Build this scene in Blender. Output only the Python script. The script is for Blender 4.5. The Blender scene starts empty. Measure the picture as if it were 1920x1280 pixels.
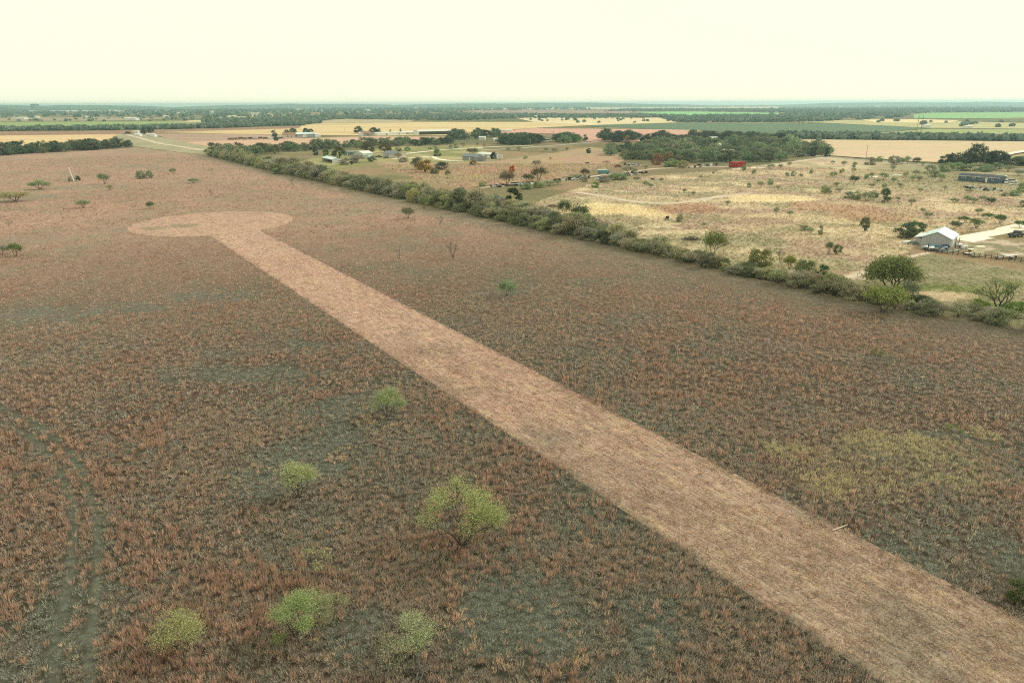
import bpy, math, random
import numpy as np
from mathutils import Matrix, Vector

R = math.radians
sc = bpy.context.scene
COL = sc.collection
rng = np.random.default_rng(7)
random.seed(7)

# ------------------------------------------------------------------ camera
CAM_H = 42.0
F_PX, CX, CY = 1280.0, 960.0, 640.0          # 24 mm lens on a 36 mm sensor, 1920 x 1280 frame
PITCH = math.atan((640 - 194) / F_PX)
ROLL = 0.0035
cp, sp = math.cos(PITCH), math.sin(PITCH)
cr, sr = math.cos(ROLL), math.sin(ROLL)
FWD = Vector((0, cp, -sp)); R0 = Vector((1, 0, 0)); U0 = Vector((0, sp, cp))
cam_d = bpy.data.cameras.new('camera'); cam = bpy.data.objects.new('camera', cam_d); COL.objects.link(cam)
cam_d.sensor_width = 36; cam_d.lens = 24; cam_d.clip_end = 60000; cam_d.clip_start = 1
rx = R0 * cr - U0 * sr; ux = R0 * sr + U0 * cr
m = Matrix((rx, ux, -FWD)).transposed().to_4x4(); m.translation = Vector((0, 0, CAM_H))
cam.matrix_world = m
sc.camera = cam

# ------------------------------------------------------------------ light
SUN_EL, SUN_AZ = R(34), R(62)                # azimuth clockwise from +Y (towards +X)
w = bpy.data.worlds.new('World'); sc.world = w; w.use_nodes = True
nt = w.node_tree; nt.nodes.clear()
o_ = nt.nodes.new('ShaderNodeOutputWorld'); bg = nt.nodes.new('ShaderNodeBackground')
sky = nt.nodes.new('ShaderNodeTexSky'); sky.sky_type = 'NISHITA'; sky.sun_disc = False
sky.sun_elevation = SUN_EL; sky.sun_rotation = SUN_AZ
mul = nt.nodes.new('ShaderNodeVectorMath'); mul.operation = 'SCALE'; mul.inputs[3].default_value = 0.10
mx = nt.nodes.new('ShaderNodeMixRGB'); mx.inputs[0].default_value = 0.93   # an even bright overcast over a trace of clear sky
mx.inputs[2].default_value = (1.12, 1.12, 0.855, 1)
nt.links.new(sky.outputs[0], mul.inputs[0]); nt.links.new(mul.outputs[0], mx.inputs[1])
nt.links.new(mx.outputs[0], bg.inputs[0]); bg.inputs[1].default_value = 1.0
nt.links.new(bg.outputs[0], o_.inputs[0])
sd = bpy.data.lights.new('sun', 'SUN'); sd.energy = 2.2; sd.angle = R(10); sd.color = (1, .95, .86)
sun = bpy.data.objects.new('sun', sd); COL.objects.link(sun)
sv = Vector((math.sin(SUN_AZ) * math.cos(SUN_EL), math.cos(SUN_AZ) * math.cos(SUN_EL), math.sin(SUN_EL)))
sun.rotation_euler = sv.to_track_quat('Z', 'Y').to_euler(); sun.location = (0, 0, 300)
sc.view_settings.view_transform = 'Standard'; sc.view_settings.look = 'None'
sc.view_settings.exposure = 0; sc.view_settings.gamma = 1
sc.cycles.filter_width = 1.1; sc.cycles.use_denoising = False
sc.cycles.max_bounces = 5; sc.cycles.diffuse_bounces = 3; sc.cycles.transmission_bounces = 3
sc.cycles.volume_bounces = 0; sc.cycles.transparent_max_bounces = 8

# ------------------------------------------------------------------ ground positions
def at(px, py):
    """ground point (metres) seen at photograph pixel px, py"""
    x = np.asarray(px, float) - CX; y = np.asarray(py, float) - CY
    x, y = cr * x - sr * y, sr * x + cr * y
    Fw = F_PX * cp - y * sp; D = F_PX * sp + y * cp
    t = CAM_H / D
    return np.stack([x * t, Fw * t], -1)
def to_px(x, y, z=0.0):
    v = np.stack([np.asarray(x, float), np.asarray(y, float), np.asarray(z, float) - CAM_H + np.zeros_like(np.asarray(x, float))], -1)
    a = v @ np.array(rx); b = v @ np.array(ux); c = v @ np.array(FWD)
    return CX + F_PX * a / c, CY - F_PX * b / c
def mpp(px, py):
    p = at(px, py); d = p[1] * cp + CAM_H * sp
    return float(d / F_PX)
def PG(*pts): return at([p[0] for p in pts], [p[1] for p in pts])

# ------------------------------------------------------------------ noise
def _h(ix, iy, s):
    h = (ix.astype(np.int64) * 374761393 + iy.astype(np.int64) * 668265263 + s * 974634777) & 0xffffffff
    h = ((h ^ (h >> 13)) * 1274126177) & 0xffffffff
    h = (h ^ (h >> 16)) & 0xffffff
    return h / float(0xffffff)
def vn(x, y, s=0):
    ix = np.floor(x); iy = np.floor(y); fx = x - ix; fy = y - iy
    fx = fx * fx * (3 - 2 * fx); fy = fy * fy * (3 - 2 * fy)
    a = _h(ix, iy, s); b = _h(ix + 1, iy, s); c = _h(ix, iy + 1, s); d = _h(ix + 1, iy + 1, s)
    return (a * (1 - fx) + b * fx) * (1 - fy) + (c * (1 - fx) + d * fx) * fy
def fbm(x, y, sc_, s=0, o=4):
    r = 0; a = 1; t = 0
    for k in range(o):
        r = r + a * vn(x / sc_ * 2 ** k + 17.3 * k, y / sc_ * 2 ** k - 9.1 * k, s + k); t += a; a *= .55
    return r / t
def ss(a, b, x): t = np.clip((x - a) / (b - a), 0, 1); return t * t * (3 - 2 * t)
def lerp(a, b, t): return a + (b - a) * np.asarray(t)[..., None]
def C3(*c): return np.array(c, float)
def inpoly(x, y, poly):
    r = np.zeros(x.shape, bool); n = len(poly)
    for i in range(n):
        x1, y1 = poly[i]; x2, y2 = poly[(i + 1) % n]
        if y1 == y2: continue
        c = ((y1 > y) != (y2 > y)) & (x < (x2 - x1) * (y - y1) / (y2 - y1) + x1)
        r ^= c
    return r
def dline(x, y, pl):
    d = np.full(x.shape, 1e9)
    for (x1, y1), (x2, y2) in zip(pl[:-1], pl[1:]):
        vx, vy = x2 - x1, y2 - y1; t = np.clip(((x - x1) * vx + (y - y1) * vy) / (vx * vx + vy * vy + 1e-9), 0, 1)
        d = np.minimum(d, np.hypot(x - x1 - t * vx, y - y1 - t * vy))
    return d
def blob(x, y, px, py, w, h):
    """soft mask of a patch: centre and half axes given in photo pixels, laid on the ground"""
    c = at(px, py); a = at(px + w, py); b = at(px, py - h); rx_ = abs(a[0] - c[0]); ry_ = abs(b[1] - c[1])
    q = np.hypot((x - c[0]) / rx_, (y - c[1]) / ry_) + (fbm(x, y, min(rx_, ry_) * .9, 55, 4) - .5) * 1.3
    return 1 - ss(.65, 1.1, q)

# ------------------------------------------------------------------ layout lines
HEDGE = PG((385, 291), (430, 302), (520, 325), (650, 353), (800, 386), (950, 419), (1100, 452), (1250, 486),
           (1400, 521), (1550, 556), (1700, 586), (1850, 607), (1960, 625))
MEADOW = np.concatenate([HEDGE, np.array([[160, 90], [160, -40], [-260, -40], [-900, 300]]),
                         PG((-150, 300), (0, 289), (130, 281), (245, 275), (330, 286))])
L0, L1 = at(400, 445), at(1659, 1280); R0_, R1_ = at(477, 431), at(1920, 1154)
sdir = (L1 - L0); sdir = sdir / np.hypot(*sdir)                      # strip direction, towards the camera's right
snrm = np.array([-sdir[1], sdir[0]])
SW = float((R0_ - L0) @ snrm); SW2 = float((R1_ - L0) @ snrm); SW = (SW + SW2) / 2
SLEN = 420.0
CIRC_PTS = PG((243, 430), (540, 405), (440, 395), (300, 444), (340, 402), (380, 445))
A_ = np.c_[2 * CIRC_PTS, np.ones(len(CIRC_PTS))]; s_ = np.linalg.lstsq(A_, (CIRC_PTS ** 2).sum(1), rcond=None)[0]
CC = s_[:2]; CRAD = math.sqrt(s_[2] + CC @ CC) * .965
print('strip width', SW, SW2, 'circle', CC, CRAD)
def strip_uv(x, y): return (x - L0[0]) * sdir[0] + (y - L0[1]) * sdir[1], (x - L0[0]) * snrm[0] + (y - L0[1]) * snrm[1]
def in_strip(x, y, grow=0.0):
    u, v = strip_uv(x, y); j = (fbm(x, y, 1.6, 91, 2) - .5) * .6 + (fbm(x, y, 15, 93, 2) - .5) * .5
    lo, hi = min(0, SW), max(0, SW)
    return ((v > lo - grow + j) & (v < hi + grow + j) & (u > -12) & (u < SLEN)) | (np.hypot(x - CC[0], y - CC[1]) < CRAD + grow + j)
RUT1 = PG((-60, 760), (0, 790), (60, 820), (105, 870), (135, 935), (140, 1000), (130, 1080), (110, 1180), (95, 1330))
RUT2 = PG((-60, 735), (0, 765), (75, 800), (135, 850), (172, 930), (185, 1000), (183, 1080), (172, 1180), (165, 1330))
TRACK = PG((1085, 361), (1130, 368), (1190, 379), (1250, 383), (1300, 377), (1350, 368), (1410, 362))
PASTURE = PG((985, 385), (1060, 360), (1110, 345), (1215, 330), (1380, 316), (1545, 295), (1760, 309), (1990, 332), (1990, 420),
             (1900, 420), (1800, 440), (1715, 458), (1660, 495), (1580, 515), (1560, 552), (1400, 517), (1250, 482), (1100, 448))
LAWN = PG((1735, 474), (1990, 525), (1990, 622), (1850, 604), (1700, 583), (1600, 520), (1660, 498))
RUSTP = PG((700, 303), (800, 305), (930, 302), (1110, 276), (1190, 292), (1130, 318), (1010, 340), (860, 352), (780, 335))
YARD = PG((560, 305), (620, 285), (760, 275), (900, 272), (930, 300), (850, 305), (700, 306), (640, 318))

def ground_tone(x, y, soil=False):
    d = np.hypot(x, y)
    n1 = fbm(x, y, 38, 1, 4); n2 = fbm(x, y, 11, 5, 4); n3 = fbm(x, y, 3, 9, 3); nbig = fbm(x, y, 160, 13, 4)
    wx = x + (fbm(x, y, 9, 21, 3) - .5) * 5; wy = y + (fbm(x, y, 9, 31, 3) - .5) * 5
    # scrub and far country
    c = lerp(C3(.17, .165, .095), C3(.30, .24, .14), ss(.42, .62, nbig))
    c = lerp(c, C3(.33, .22, .15), ss(.5, .7, fbm(x, y, 90, 41, 3)) * .6)
    c = lerp(c, C3(.13, .145, .075), ss(.45, .7, n1) * .6)
    m_ = inpoly(wx, wy, YARD)
    c = np.where(m_[..., None], lerp(C3(.25, .25, .12), C3(.42, .36, .20), ss(.4, .65, n1)), c)
    m_ = inpoly(wx, wy, RUSTP)
    r_ = lerp(C3(.38, .29, .20), C3(.44, .29, .21), ss(.4, .6, n1)); r_ = lerp(r_, C3(.42, .34, .18), ss(.5, .7, n2) * .8)
    c = np.where(m_[..., None], r_, c)
    m_ = inpoly(wx, wy, PASTURE)
    g = lerp(C3(.54, .43, .295), C3(.45, .335, .25), ss(.40, .60, fbm(x, y * 1.2, 17, 61, 5)))
    g = lerp(g, C3(.34, .31, .19), ss(.46, .60, fbm(x, y * 1.2, 24, 71, 5)) * .7)
    g = lerp(g, C3(.70, .58, .40), ss(.55, .69, fbm(x, y * 1.2, 14, 81, 4)) * .65)
    px_, py_ = to_px(x, np.maximum(y, 20))
    g = lerp(g, C3(.32, .29, .18), ss(1560, 1760, px_) * ss(372, 350, py_) * .75)
    g = lerp(g, C3(.80, .66, .41), np.maximum(blob(x, y, 1150, 393, 110, 14), blob(x, y, 1440, 372, 90, 9)) * .8)
    g = lerp(g, C3(.46, .28, .19), np.maximum(blob(x, y, 1300, 390, 70, 9), blob(x, y, 1590, 395, 110, 16)) * .7)
    g = lerp(g, C3(.36, .32, .20), np.maximum(blob(x, y, 1430, 452, 60, 16), blob(x, y, 1560, 495, 90, 14)) * .8)
    c = np.where(m_[..., None], g, c)
    m_ = inpoly(wx, wy, LAWN)
    lw = lerp(C3(.27, .25, .145), C3(.34, .29, .19), ss(.4, .65, fbm(x, y * 3, 14, 73, 4)))
    lw = lerp(lw, C3(.60, .47, .32), blob(x, y, 1755, 553, 60, 10) * .9)
    lw = lerp(lw, C3(.17, .22, .06), np.maximum(blob(x, y, 1780, 540, 80, 8), blob(x, y, 1890, 580, 60, 12)) * .6)
    c = np.where(m_[..., None], lw, c)
    bg_ = np.maximum(blob(x, y, 1875, 462, 105, 17), blob(x, y, 1790, 463, 40, 8)) * ~inpoly(x, y, LAWN)
    c = lerp(c, lerp(C3(.25, .23, .15), C3(.60, .48, .37), ss(.42, .60, fbm(x, y * 1.3, 5, 131, 4))), bg_ * .9)
    # main meadow
    mm = inpoly(wx, wy, MEADOW)
    a = lerp(C3(.19, .16, .12), C3(.20, .145, .108), ss(.4, .6, n1))
    a = lerp(a, C3(.155, .16, .12), ss(.48, .66, n2) * .8)
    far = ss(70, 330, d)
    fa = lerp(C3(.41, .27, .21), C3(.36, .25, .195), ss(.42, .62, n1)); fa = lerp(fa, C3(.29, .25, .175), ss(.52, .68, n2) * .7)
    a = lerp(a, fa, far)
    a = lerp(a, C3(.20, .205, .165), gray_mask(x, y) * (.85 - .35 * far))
    a = lerp(a, C3(.36, .30, .18), yellow_mask(x, y) * .6)
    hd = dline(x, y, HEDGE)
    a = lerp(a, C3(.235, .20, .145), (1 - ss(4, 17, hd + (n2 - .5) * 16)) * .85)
    a = lerp(a, C3(.22, .23, .175), (1 - ss(.25, 1.05, np.minimum(dline(x, y, RUT1), dline(x, y, RUT2)) + (fbm(x, y, 2.5, 401, 3) - .5) * 1.2)) * .9)
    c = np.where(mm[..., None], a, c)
    c = c * (.86 + .28 * n3)[..., None]
    return np.clip(c, .01, .9)
GP = [(90, 590, 140, 16), (240, 575, 110, 12), (390, 560, 80, 9), (400, 552, 90, 6), (425, 663, 48, 8), (530, 650, 90, 14), (620, 850, 110, 60),
      (1000, 1130, 260, 110), (700, 1200, 140, 70), (520, 880, 120, 60), (130, 1180, 120, 120), (1800, 1080, 190, 90), (60, 370, 60, 8),
      (170, 350, 80, 8), (20, 455, 50, 14), (260, 312, 50, 3), (690, 760, 90, 30), (230, 430, 50, 4), (1650, 672, 45, 8), (1770, 815, 60, 10),
      (830, 395, 120, 8), (700, 375, 120, 6), (460, 700, 200, 20), (940, 548, 60, 8)]
def gray_raw(x, y):
    r = np.zeros(x.shape)
    for b in GP: r = np.maximum(r, blob(x, y, *b))
    return r
def gray_mask(x, y):
    return gray_raw(x, y) * (.25 + .6 * ss(.34, .60, fbm(x, y, 4.5, 611, 4)))
YP = [(1680, 832, 110, 26), (1560, 905, 60, 32), (1780, 900, 60, 14), (1470, 845, 45, 16), (1850, 815, 25, 14), (1640, 870, 190, 62)]
def yellow_mask(x, y):
    r = np.zeros(x.shape)
    for k, b in enumerate(YP): r = np.maximum(r, blob(x, y, *b) * (.42 if k == 5 else .95))
    return r

# ------------------------------------------------------------------ mesh helpers
def mk(name, V, Fq, mat=None, parent=None, col=None, smooth=False):
    V = np.asarray(V, np.float32); Fq = np.asarray(Fq, np.int32); k = Fq.shape[1]
    me = bpy.data.meshes.new(name)
    me.vertices.add(len(V)); me.vertices.foreach_set('co', V.ravel())
    me.loops.add(Fq.size); me.loops.foreach_set('vertex_index', Fq.ravel())
    me.polygons.add(len(Fq)); me.polygons.foreach_set('loop_start', np.arange(0, Fq.size, k, dtype=np.int32))
    me.polygons.foreach_set('loop_total', np.full(len(Fq), k, np.int32))
    if smooth: me.polygons.foreach_set('use_smooth', np.ones(len(Fq), bool))
    me.update(calc_edges=True)
    if col is not None:
        at_ = me.color_attributes.new('tone', 'FLOAT_COLOR', 'POINT')
        cc = np.ones((len(V), 4), np.float32); cc[:, :3] = col; at_.data.foreach_set('color', cc.ravel())
    if mat: me.materials.append(mat)
    return link(name, me, parent)
def link(name, me, parent=None):
    o = bpy.data.objects.new(name, me); COL.objects.link(o)
    if parent is not None: o.parent = parent
    return o
class MB:
    """collects boxes, bars and prisms into one mesh"""
    def __init__(s): s.v = []; s.f = []
    def add(s, vs, fs):
        b = len(s.v); s.v += [tuple(v) for v in vs]; s.f += [tuple(b + i for i in f) for f in fs]; return s
    def box(s, x0, x1, y0, y1, z0, z1, rz=0, piv=(0, 0)):
        vs = [(x, y, z) for z in (z0, z1) for x, y in ((x0, y0), (x1, y0), (x1, y1), (x0, y1))]
        if rz:
            c, n = math.cos(rz), math.sin(rz)
            vs = [(piv[0] + (x - piv[0]) * c - (y - piv[1]) * n, piv[1] + (x - piv[0]) * n + (y - piv[1]) * c, z) for x, y, z in vs]
        return s.add(vs, [(3, 2, 1, 0), (4, 5, 6, 7), (0, 1, 5, 4), (1, 2, 6, 5), (2, 3, 7, 6), (3, 0, 4, 7)])
    def prism(s, prof, x0, x1):
        """profile in y,z swept along x"""
        n = len(prof); vs = [(x0, y, z) for y, z in prof] + [(x1, y, z) for y, z in prof]
        return s.add(vs, [tuple(range(n))[::-1], tuple(range(n, 2 * n))] + [(i, (i + 1) % n, n + (i + 1) % n, n + i) for i in range(n)])
    def tube(s, pts, rad, n=6):
        pts = [Vector(p) for p in pts]; rad = rad if hasattr(rad, '__len__') else [rad] * len(pts)
        b = len(s.v)
        for i, p in enumerate(pts):
            t = (pts[min(i + 1, len(pts) - 1)] - pts[max(i - 1, 0)]).normalized()
            u = t.cross(Vector((0, 0, 1)) if abs(t.z) < .9 else Vector((1, 0, 0))).normalized(); w_ = t.cross(u)
            for k in range(n):
                a = 2 * math.pi * k / n; s.v.append(tuple(p + (u * math.cos(a) + w_ * math.sin(a)) * rad[i]))
        for i in range(len(pts) - 1):
            for k in range(n):
                a = b + i * n + k; c = b + i * n + (k + 1) % n; s.f.append((a, c, c + n, a + n))
        s.f.append(tuple(b + k for k in range(n))[::-1]); s.f.append(tuple(b + (len(pts) - 1) * n + k for k in range(n)))
        return s
    def build(s, name, mat, parent=None, bevel=0, smooth=False):
        me = bpy.data.meshes.new(name); me.from_pydata(s.v, [], s.f); me.materials.append(mat)
        if smooth: me.polygons.foreach_set('use_smooth', [True] * len(me.polygons))
        o = link(name, me, parent)
        if bevel:
            b = o.modifiers.new('bevel', 'BEVEL'); b.width = bevel; b.segments = 2; b.limit_method = 'ANGLE'
        return o
def tag(o, label=None, cat=None, group=None, kind=None):
    if label: o['label'] = label
    if cat: o['category'] = cat
    if group: o['group'] = group
    if kind: o['kind'] = kind
    return o
def root(name, p, rz=0, **k):
    o = bpy.data.objects.new(name, None); COL.objects.link(o); o.location = (p[0], p[1], p[2] if len(p) > 2 else 0)
    o.rotation_euler = (0, 0, rz); o.empty_display_size = .5; return tag(o, **k)

# ------------------------------------------------------------------ materials
def newmat(name, rough=.9, spec=.2):
    m = bpy.data.materials.new(name); m.use_nodes = True; n = m.node_tree; b = n.nodes['Principled BSDF']
    b.inputs['Roughness'].default_value = rough; b.inputs['Specular IOR Level'].default_value = spec; return m, n, b
def noise(n, scale, detail=4, vec=None, rough=.6):
    t = n.nodes.new('ShaderNodeTexNoise'); t.inputs['Scale'].default_value = scale; t.inputs['Detail'].default_value = detail
    t.inputs['Roughness'].default_value = rough
    if vec: n.links.new(vec, t.inputs['Vector'])
    return t
def ramp(n, src, lo, hi, a, b):
    r = n.nodes.new('ShaderNodeMapRange'); n.links.new(src, r.inputs[0]); r.inputs[1].default_value = lo; r.inputs[2].default_value = hi
    r.inputs[3].default_value = a; r.inputs[4].default_value = b; return r.outputs[0]
def mixc(n, f, a, b, blend='MIX'):
    x = n.nodes.new('ShaderNodeMixRGB'); x.blend_type = blend
    for i, v in enumerate((f, a, b)):
        if isinstance(v, (int, float)): x.inputs[i].default_value = v
        elif isinstance(v, tuple): x.inputs[i].default_value = (*v, 1)
        else: n.links.new(v, x.inputs[i])
    return x.outputs[0]
def surf(name, c1, c2=None, scale=1.0, rough=.9, fine=.25, fscale=None, spec=.2, stretch=(1, 1, 1), rot=0, bump=0, metal=0):
    m, n, b = newmat(name, rough, spec); g = n.nodes.new('ShaderNodeNewGeometry') if stretch == 'w' else None
    tc = n.nodes.new('ShaderNodeTexCoord'); mp = n.nodes.new('ShaderNodeMapping'); n.links.new(tc.outputs['Object'], mp.inputs[0])
    mp.inputs['Scale'].default_value = stretch; mp.inputs['Rotation'].default_value = (0, 0, rot)
    a = noise(n, scale, 5, mp.outputs[0])
    c = mixc(n, ramp(n, a.outputs[0], .38, .62, 0, 1), c1, c2 or tuple(v * .8 for v in c1))
    f = noise(n, fscale or scale * 7, 5, mp.outputs[0])
    c = mixc(n, 1.0, c, mixc(n, ramp(n, f.outputs[0], .3, .7, 0, 1), (1 - fine,) * 3, (1 + fine,) * 3), 'MULTIPLY')
    n.links.new(c, b.inputs['Base Color']); b.inputs['Metallic'].default_value = metal
    if bump:
        bp = n.nodes.new('ShaderNodeBump'); bp.inputs['Distance'].default_value = bump; n.links.new(f.outputs[0], bp.inputs['Height'])
        n.links.new(bp.outputs[0], b.inputs['Normal'])
    return m
def tone_mat(name, blade=False, fscale=2.2, amount=.5, bump=.25, stretch=None, rot=0):
    m, n, b = newmat(name, 1, 0)
    t = n.nodes.new('ShaderNodeAttribute'); t.attribute_name = 'tone'
    if blade:
        tr = n.nodes.new('ShaderNodeBsdfTranslucent'); df = n.nodes.new('ShaderNodeBsdfDiffuse'); ms = n.nodes.new('ShaderNodeMixShader')
        ms.inputs[0].default_value = .3
        n.links.new(t.outputs['Color'], tr.inputs[0]); n.links.new(t.outputs['Color'], df.inputs[0])
        n.links.new(df.outputs[0], ms.inputs[1]); n.links.new(tr.outputs[0], ms.inputs[2])
        n.links.new(ms.outputs[0], n.nodes['Material Output'].inputs[0]); return m
    tc = n.nodes.new('ShaderNodeTexCoord'); mp = n.nodes.new('ShaderNodeMapping'); n.links.new(tc.outputs['Object'], mp.inputs[0])
    if stretch: mp.inputs['Scale'].default_value = stretch; mp.inputs['Rotation'].default_value = (0, 0, rot)
    f = noise(n, fscale, 6, mp.outputs[0], .7)
    c = mixc(n, 1.0, t.outputs['Color'], mixc(n, ramp(n, f.outputs[0], .32, .68, 0, 1), (1 - amount,) * 3, (1 + amount * .85,) * 3), 'MULTIPLY')
    n.links.new(c, b.inputs['Base Color'])
    bp = n.nodes.new('ShaderNodeBump'); bp.inputs['Distance'].default_value = bump; n.links.new(f.outputs[0], bp.inputs['Height'])
    n.links.new(bp.outputs[0], b.inputs['Normal'])
    return m
def leaf_mat(name, trans=.3):
    """crown colour comes from the object's own colour, varied leaf by leaf"""
    m, n, b = newmat(name, 1, 0)
    t = n.nodes.new('ShaderNodeAttribute'); t.attribute_name = 'tone'; oi = n.nodes.new('ShaderNodeObjectInfo')
    c = mixc(n, 1.0, oi.outputs['Color'], t.outputs['Color'], 'MULTIPLY')
    tr = n.nodes.new('ShaderNodeBsdfTranslucent'); df = n.nodes.new('ShaderNodeBsdfDiffuse'); ms = n.nodes.new('ShaderNodeMixShader')
    ms.inputs[0].default_value = trans; n.links.new(c, tr.inputs[0]); n.links.new(c, df.inputs[0])
    n.links.new(df.outputs[0], ms.inputs[1]); n.links.new(tr.outputs[0], ms.inputs[2])
    n.links.new(ms.outputs[0], n.nodes['Material Output'].inputs[0]); return m
M = {}
M['ground'] = tone_mat('ground_soil_and_sward', fscale=1.3, amount=.42, bump=.2)
M['blade'] = tone_mat('grass_blades', blade=True)
M['strip'] = tone_mat('mown_stubble', fscale=1.6, amount=.5, bump=.12, stretch=(.22, 2.2, 1), rot=0)
M['leaf'] = leaf_mat('leaves'); M['bark'] = surf('bark', (.075, .062, .05), (.12, .10, .085), 3)
M['twig'] = surf('grey_twig', (.17, .155, .135), (.11, .10, .09), 3)
M['white'] = surf('white_paint', (.74, .74, .70), (.66, .66, .62), 1.2, .6, .06)
M['cream'] = surf('cream_paint', (.86, .80, .60), (.78, .72, .54), 1.2, .7, .08)
M['glass'] = surf('dark_glass', (.035, .045, .05), None, 2, .15, .1, spec=.6)
M['darkroof'] = surf('dark_shingle', (.085, .09, .105), (.065, .068, .08), 2, .9, .15)
M['greyroof'] = surf('grey_shingle', (.22, .25, .28), (.17, .19, .21), 2, .9, .15)
M['tanroof'] = surf('terracotta_roof', (.34, .20, .13), (.27, .15, .10), 2, .9, .15)
M['tinroof'] = surf('pale_metal_roof', (.60, .74, .76), (.50, .63, .67), .5, .4, .10, spec=.4, stretch=(4, .4, 1))
M['whiteroof'] = surf('white_metal_roof', (.72, .72, .68), (.62, .62, .58), .5, .5, .10, stretch=(.3, 3, 1))
M['tinwall'] = surf('grey_corrugated_wall', (.46, .46, .48), (.37, .37, .385), .8, .6, .12, stretch=(7, 7, .15))
M['bluewall'] = surf('slate_blue_siding', (.085, .125, .16), (.07, .105, .135), 1, .8, .10, stretch=(.5, .5, 9))
M['tealwall'] = surf('grey_teal_siding', (.17, .23, .24), (.14, .19, .20), 1, .8, .10)
M['greywall'] = surf('grey_siding', (.33, .32, .30), (.27, .26, .25), 1, .8, .10)
M['mintwall'] = surf('pale_green_siding', (.55, .66, .58), (.50, .60, .53), 1, .8, .08)
M['pinkwall'] = surf('pale_brick', (.66, .58, .50), (.58, .50, .43), 2, .8, .12)
M['wood'] = surf('weathered_pole', (.10, .08, .065), (.15, .125, .10), 2, .9, .2)
M['palepole'] = surf('pale_post', (.66, .54, .40), (.56, .45, .33), 2, .8, .1)
M['steel'] = surf('galvanised_steel', (.42, .43, .43), (.33, .34, .34), 2, .5, .1, metal=.3)
M['rust'] = surf('rusty_steel', (.16, .06, .035), (.10, .05, .035), 2, .9, .3)
M['dark'] = surf('black_rubber', (.02, .02, .022), None, 2, .8, .2)
M['black'] = surf('black_hide', (.012, .011, .010), None, 3, .8, .2)
M['red'] = surf('red_container_paint', (.36, .035, .04), (.27, .03, .035), .8, .6, .15, stretch=(8, 8, .1))
M['redcar'] = surf('dull_red_paint', (.30, .05, .035), (.2, .04, .03), 1, .5, .15)
M['teal'] = surf('teal_paint', (.10, .26, .27), (.08, .20, .21), 1, .6, .15)
M['bluetarp'] = surf('blue_tarpaulin', (.09, .22, .30), (.20, .33, .40), 1.5, .6, .2)
M['darkcar'] = surf('dark_blue_paint', (.03, .045, .07), None, 1, .4, .1, spec=.5)
M['gravel'] = surf('white_gravel', (.84, .78, .66), (.74, .66, .52), .12, .95, .18, fscale=1.2, bump=.05)
M['dirt'] = surf('dirt_track', (.60, .50, .39), (.50, .41, .31), .1, .95, .2, fscale=.9, bump=.05)
M['road'] = surf('pale_road', (.42, .40, .36), (.36, .34, .30), .05, .95, .1, fscale=.9)

# ------------------------------------------------------------------ ground sheet
rad = [6.0]
while rad[-1] < 14500: rad.append(rad[-1] * (1.0085 if 30 < rad[-1] < 1500 else 1.03))
rad = np.array(rad)
ang = np.concatenate([np.arange(-180, -48, 6.0), np.arange(-48, 48, .14), np.arange(48, 180, 6.0)])
A, Rr = np.meshgrid(np.radians(ang), rad)
GX = Rr * np.sin(A); GY = Rr * np.cos(A)
nr, na = GX.shape
x_, y_ = GX.ravel(), GY.ravel()
tone = ground_tone(x_, y_)
near_dark = inpoly(x_, y_, MEADOW) & ~in_strip(x_, y_)
rutm = 1 - ss(.25, 1.0, np.minimum(dline(x_, y_, RUT1), dline(x_, y_, RUT2)))
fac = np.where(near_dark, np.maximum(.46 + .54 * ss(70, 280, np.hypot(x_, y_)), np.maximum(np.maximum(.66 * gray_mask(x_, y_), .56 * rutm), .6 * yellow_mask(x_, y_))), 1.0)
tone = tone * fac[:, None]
idx = np.arange(nr * na).reshape(nr, na); nx = np.roll(idx, -1, 1)
Fq = np.stack([idx[:-1], nx[:-1], nx[1:], idx[1:]], -1).reshape(-1, 4)[:, ::-1]
V = np.c_[x_, y_, (fbm(x_, y_, 60, 3, 3) - .5) * .0]
V = np.r_[V, [[0, 0, 0]]]; ci = len(V) - 1
tone = np.r_[tone, tone[:1]]
g_ = mk('ground', V, Fq, M['ground'], col=tone); tag(g_, kind='structure')
bm_ = MB(); bm_.add([(6 * math.sin(t), 6 * math.cos(t), 0) for t in np.linspace(0, 2 * math.pi, 40)[:-1][::-1]], [tuple(range(39))])
me2 = bm_.build('ground_below_camera', M['dirt']); tag(me2, kind='structure')

def sheet(name, pts, mat, z, kind='structure', px=True, sub=0):
    p = PG(*pts) if px else np.asarray(pts)
    b = MB(); b.add([(q[0], q[1], z) for q in p], [tuple(range(len(p)))])
    o = b.build(name, mat); tag(o, kind=kind)
    me = o.data; me.update()
    if me.polygons[0].normal.z < 0: me.flip_normals()
    return o
def ribbon(name, pts, width, mat, z):
    """a road or track of real width along ground points"""
    p = PG(*pts)
    # resample smoothly
    t = np.r_[0, np.cumsum(np.hypot(*np.diff(p, axis=0).T))]; n = max(8, int(t[-1] / 4)); u = np.linspace(0, t[-1], n)
    q = np.c_[np.interp(u, t, p[:, 0]), np.interp(u, t, p[:, 1])]
    k = 3
    if n > 12:
        for _ in range(3): q[1:-1] = (q[:-2] + q[1:-1] * 2 + q[2:]) / 4
    d = np.gradient(q, axis=0); d /= np.hypot(*d.T)[:, None] + 1e-9; nn = np.c_[-d[:, 1], d[:, 0]]
    wj = width / 2 * (1 + (fbm(u * 1.0, u * 0, 7, 3, 2) - .5) * .5)
    a = q + nn * wj[:, None]; b = q - nn * wj[:, None]
    V = np.c_[np.r_[a, b], np.full(2 * n, z)]; i = np.arange(n - 1)
    o = mk(name, V, np.stack([i, i + n, i + n + 1, i + 1], -1), mat); tag(o, kind='structure')
    if o.data.polygons[0].normal.z < 0: o.data.flip_normals()
    return o

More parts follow.
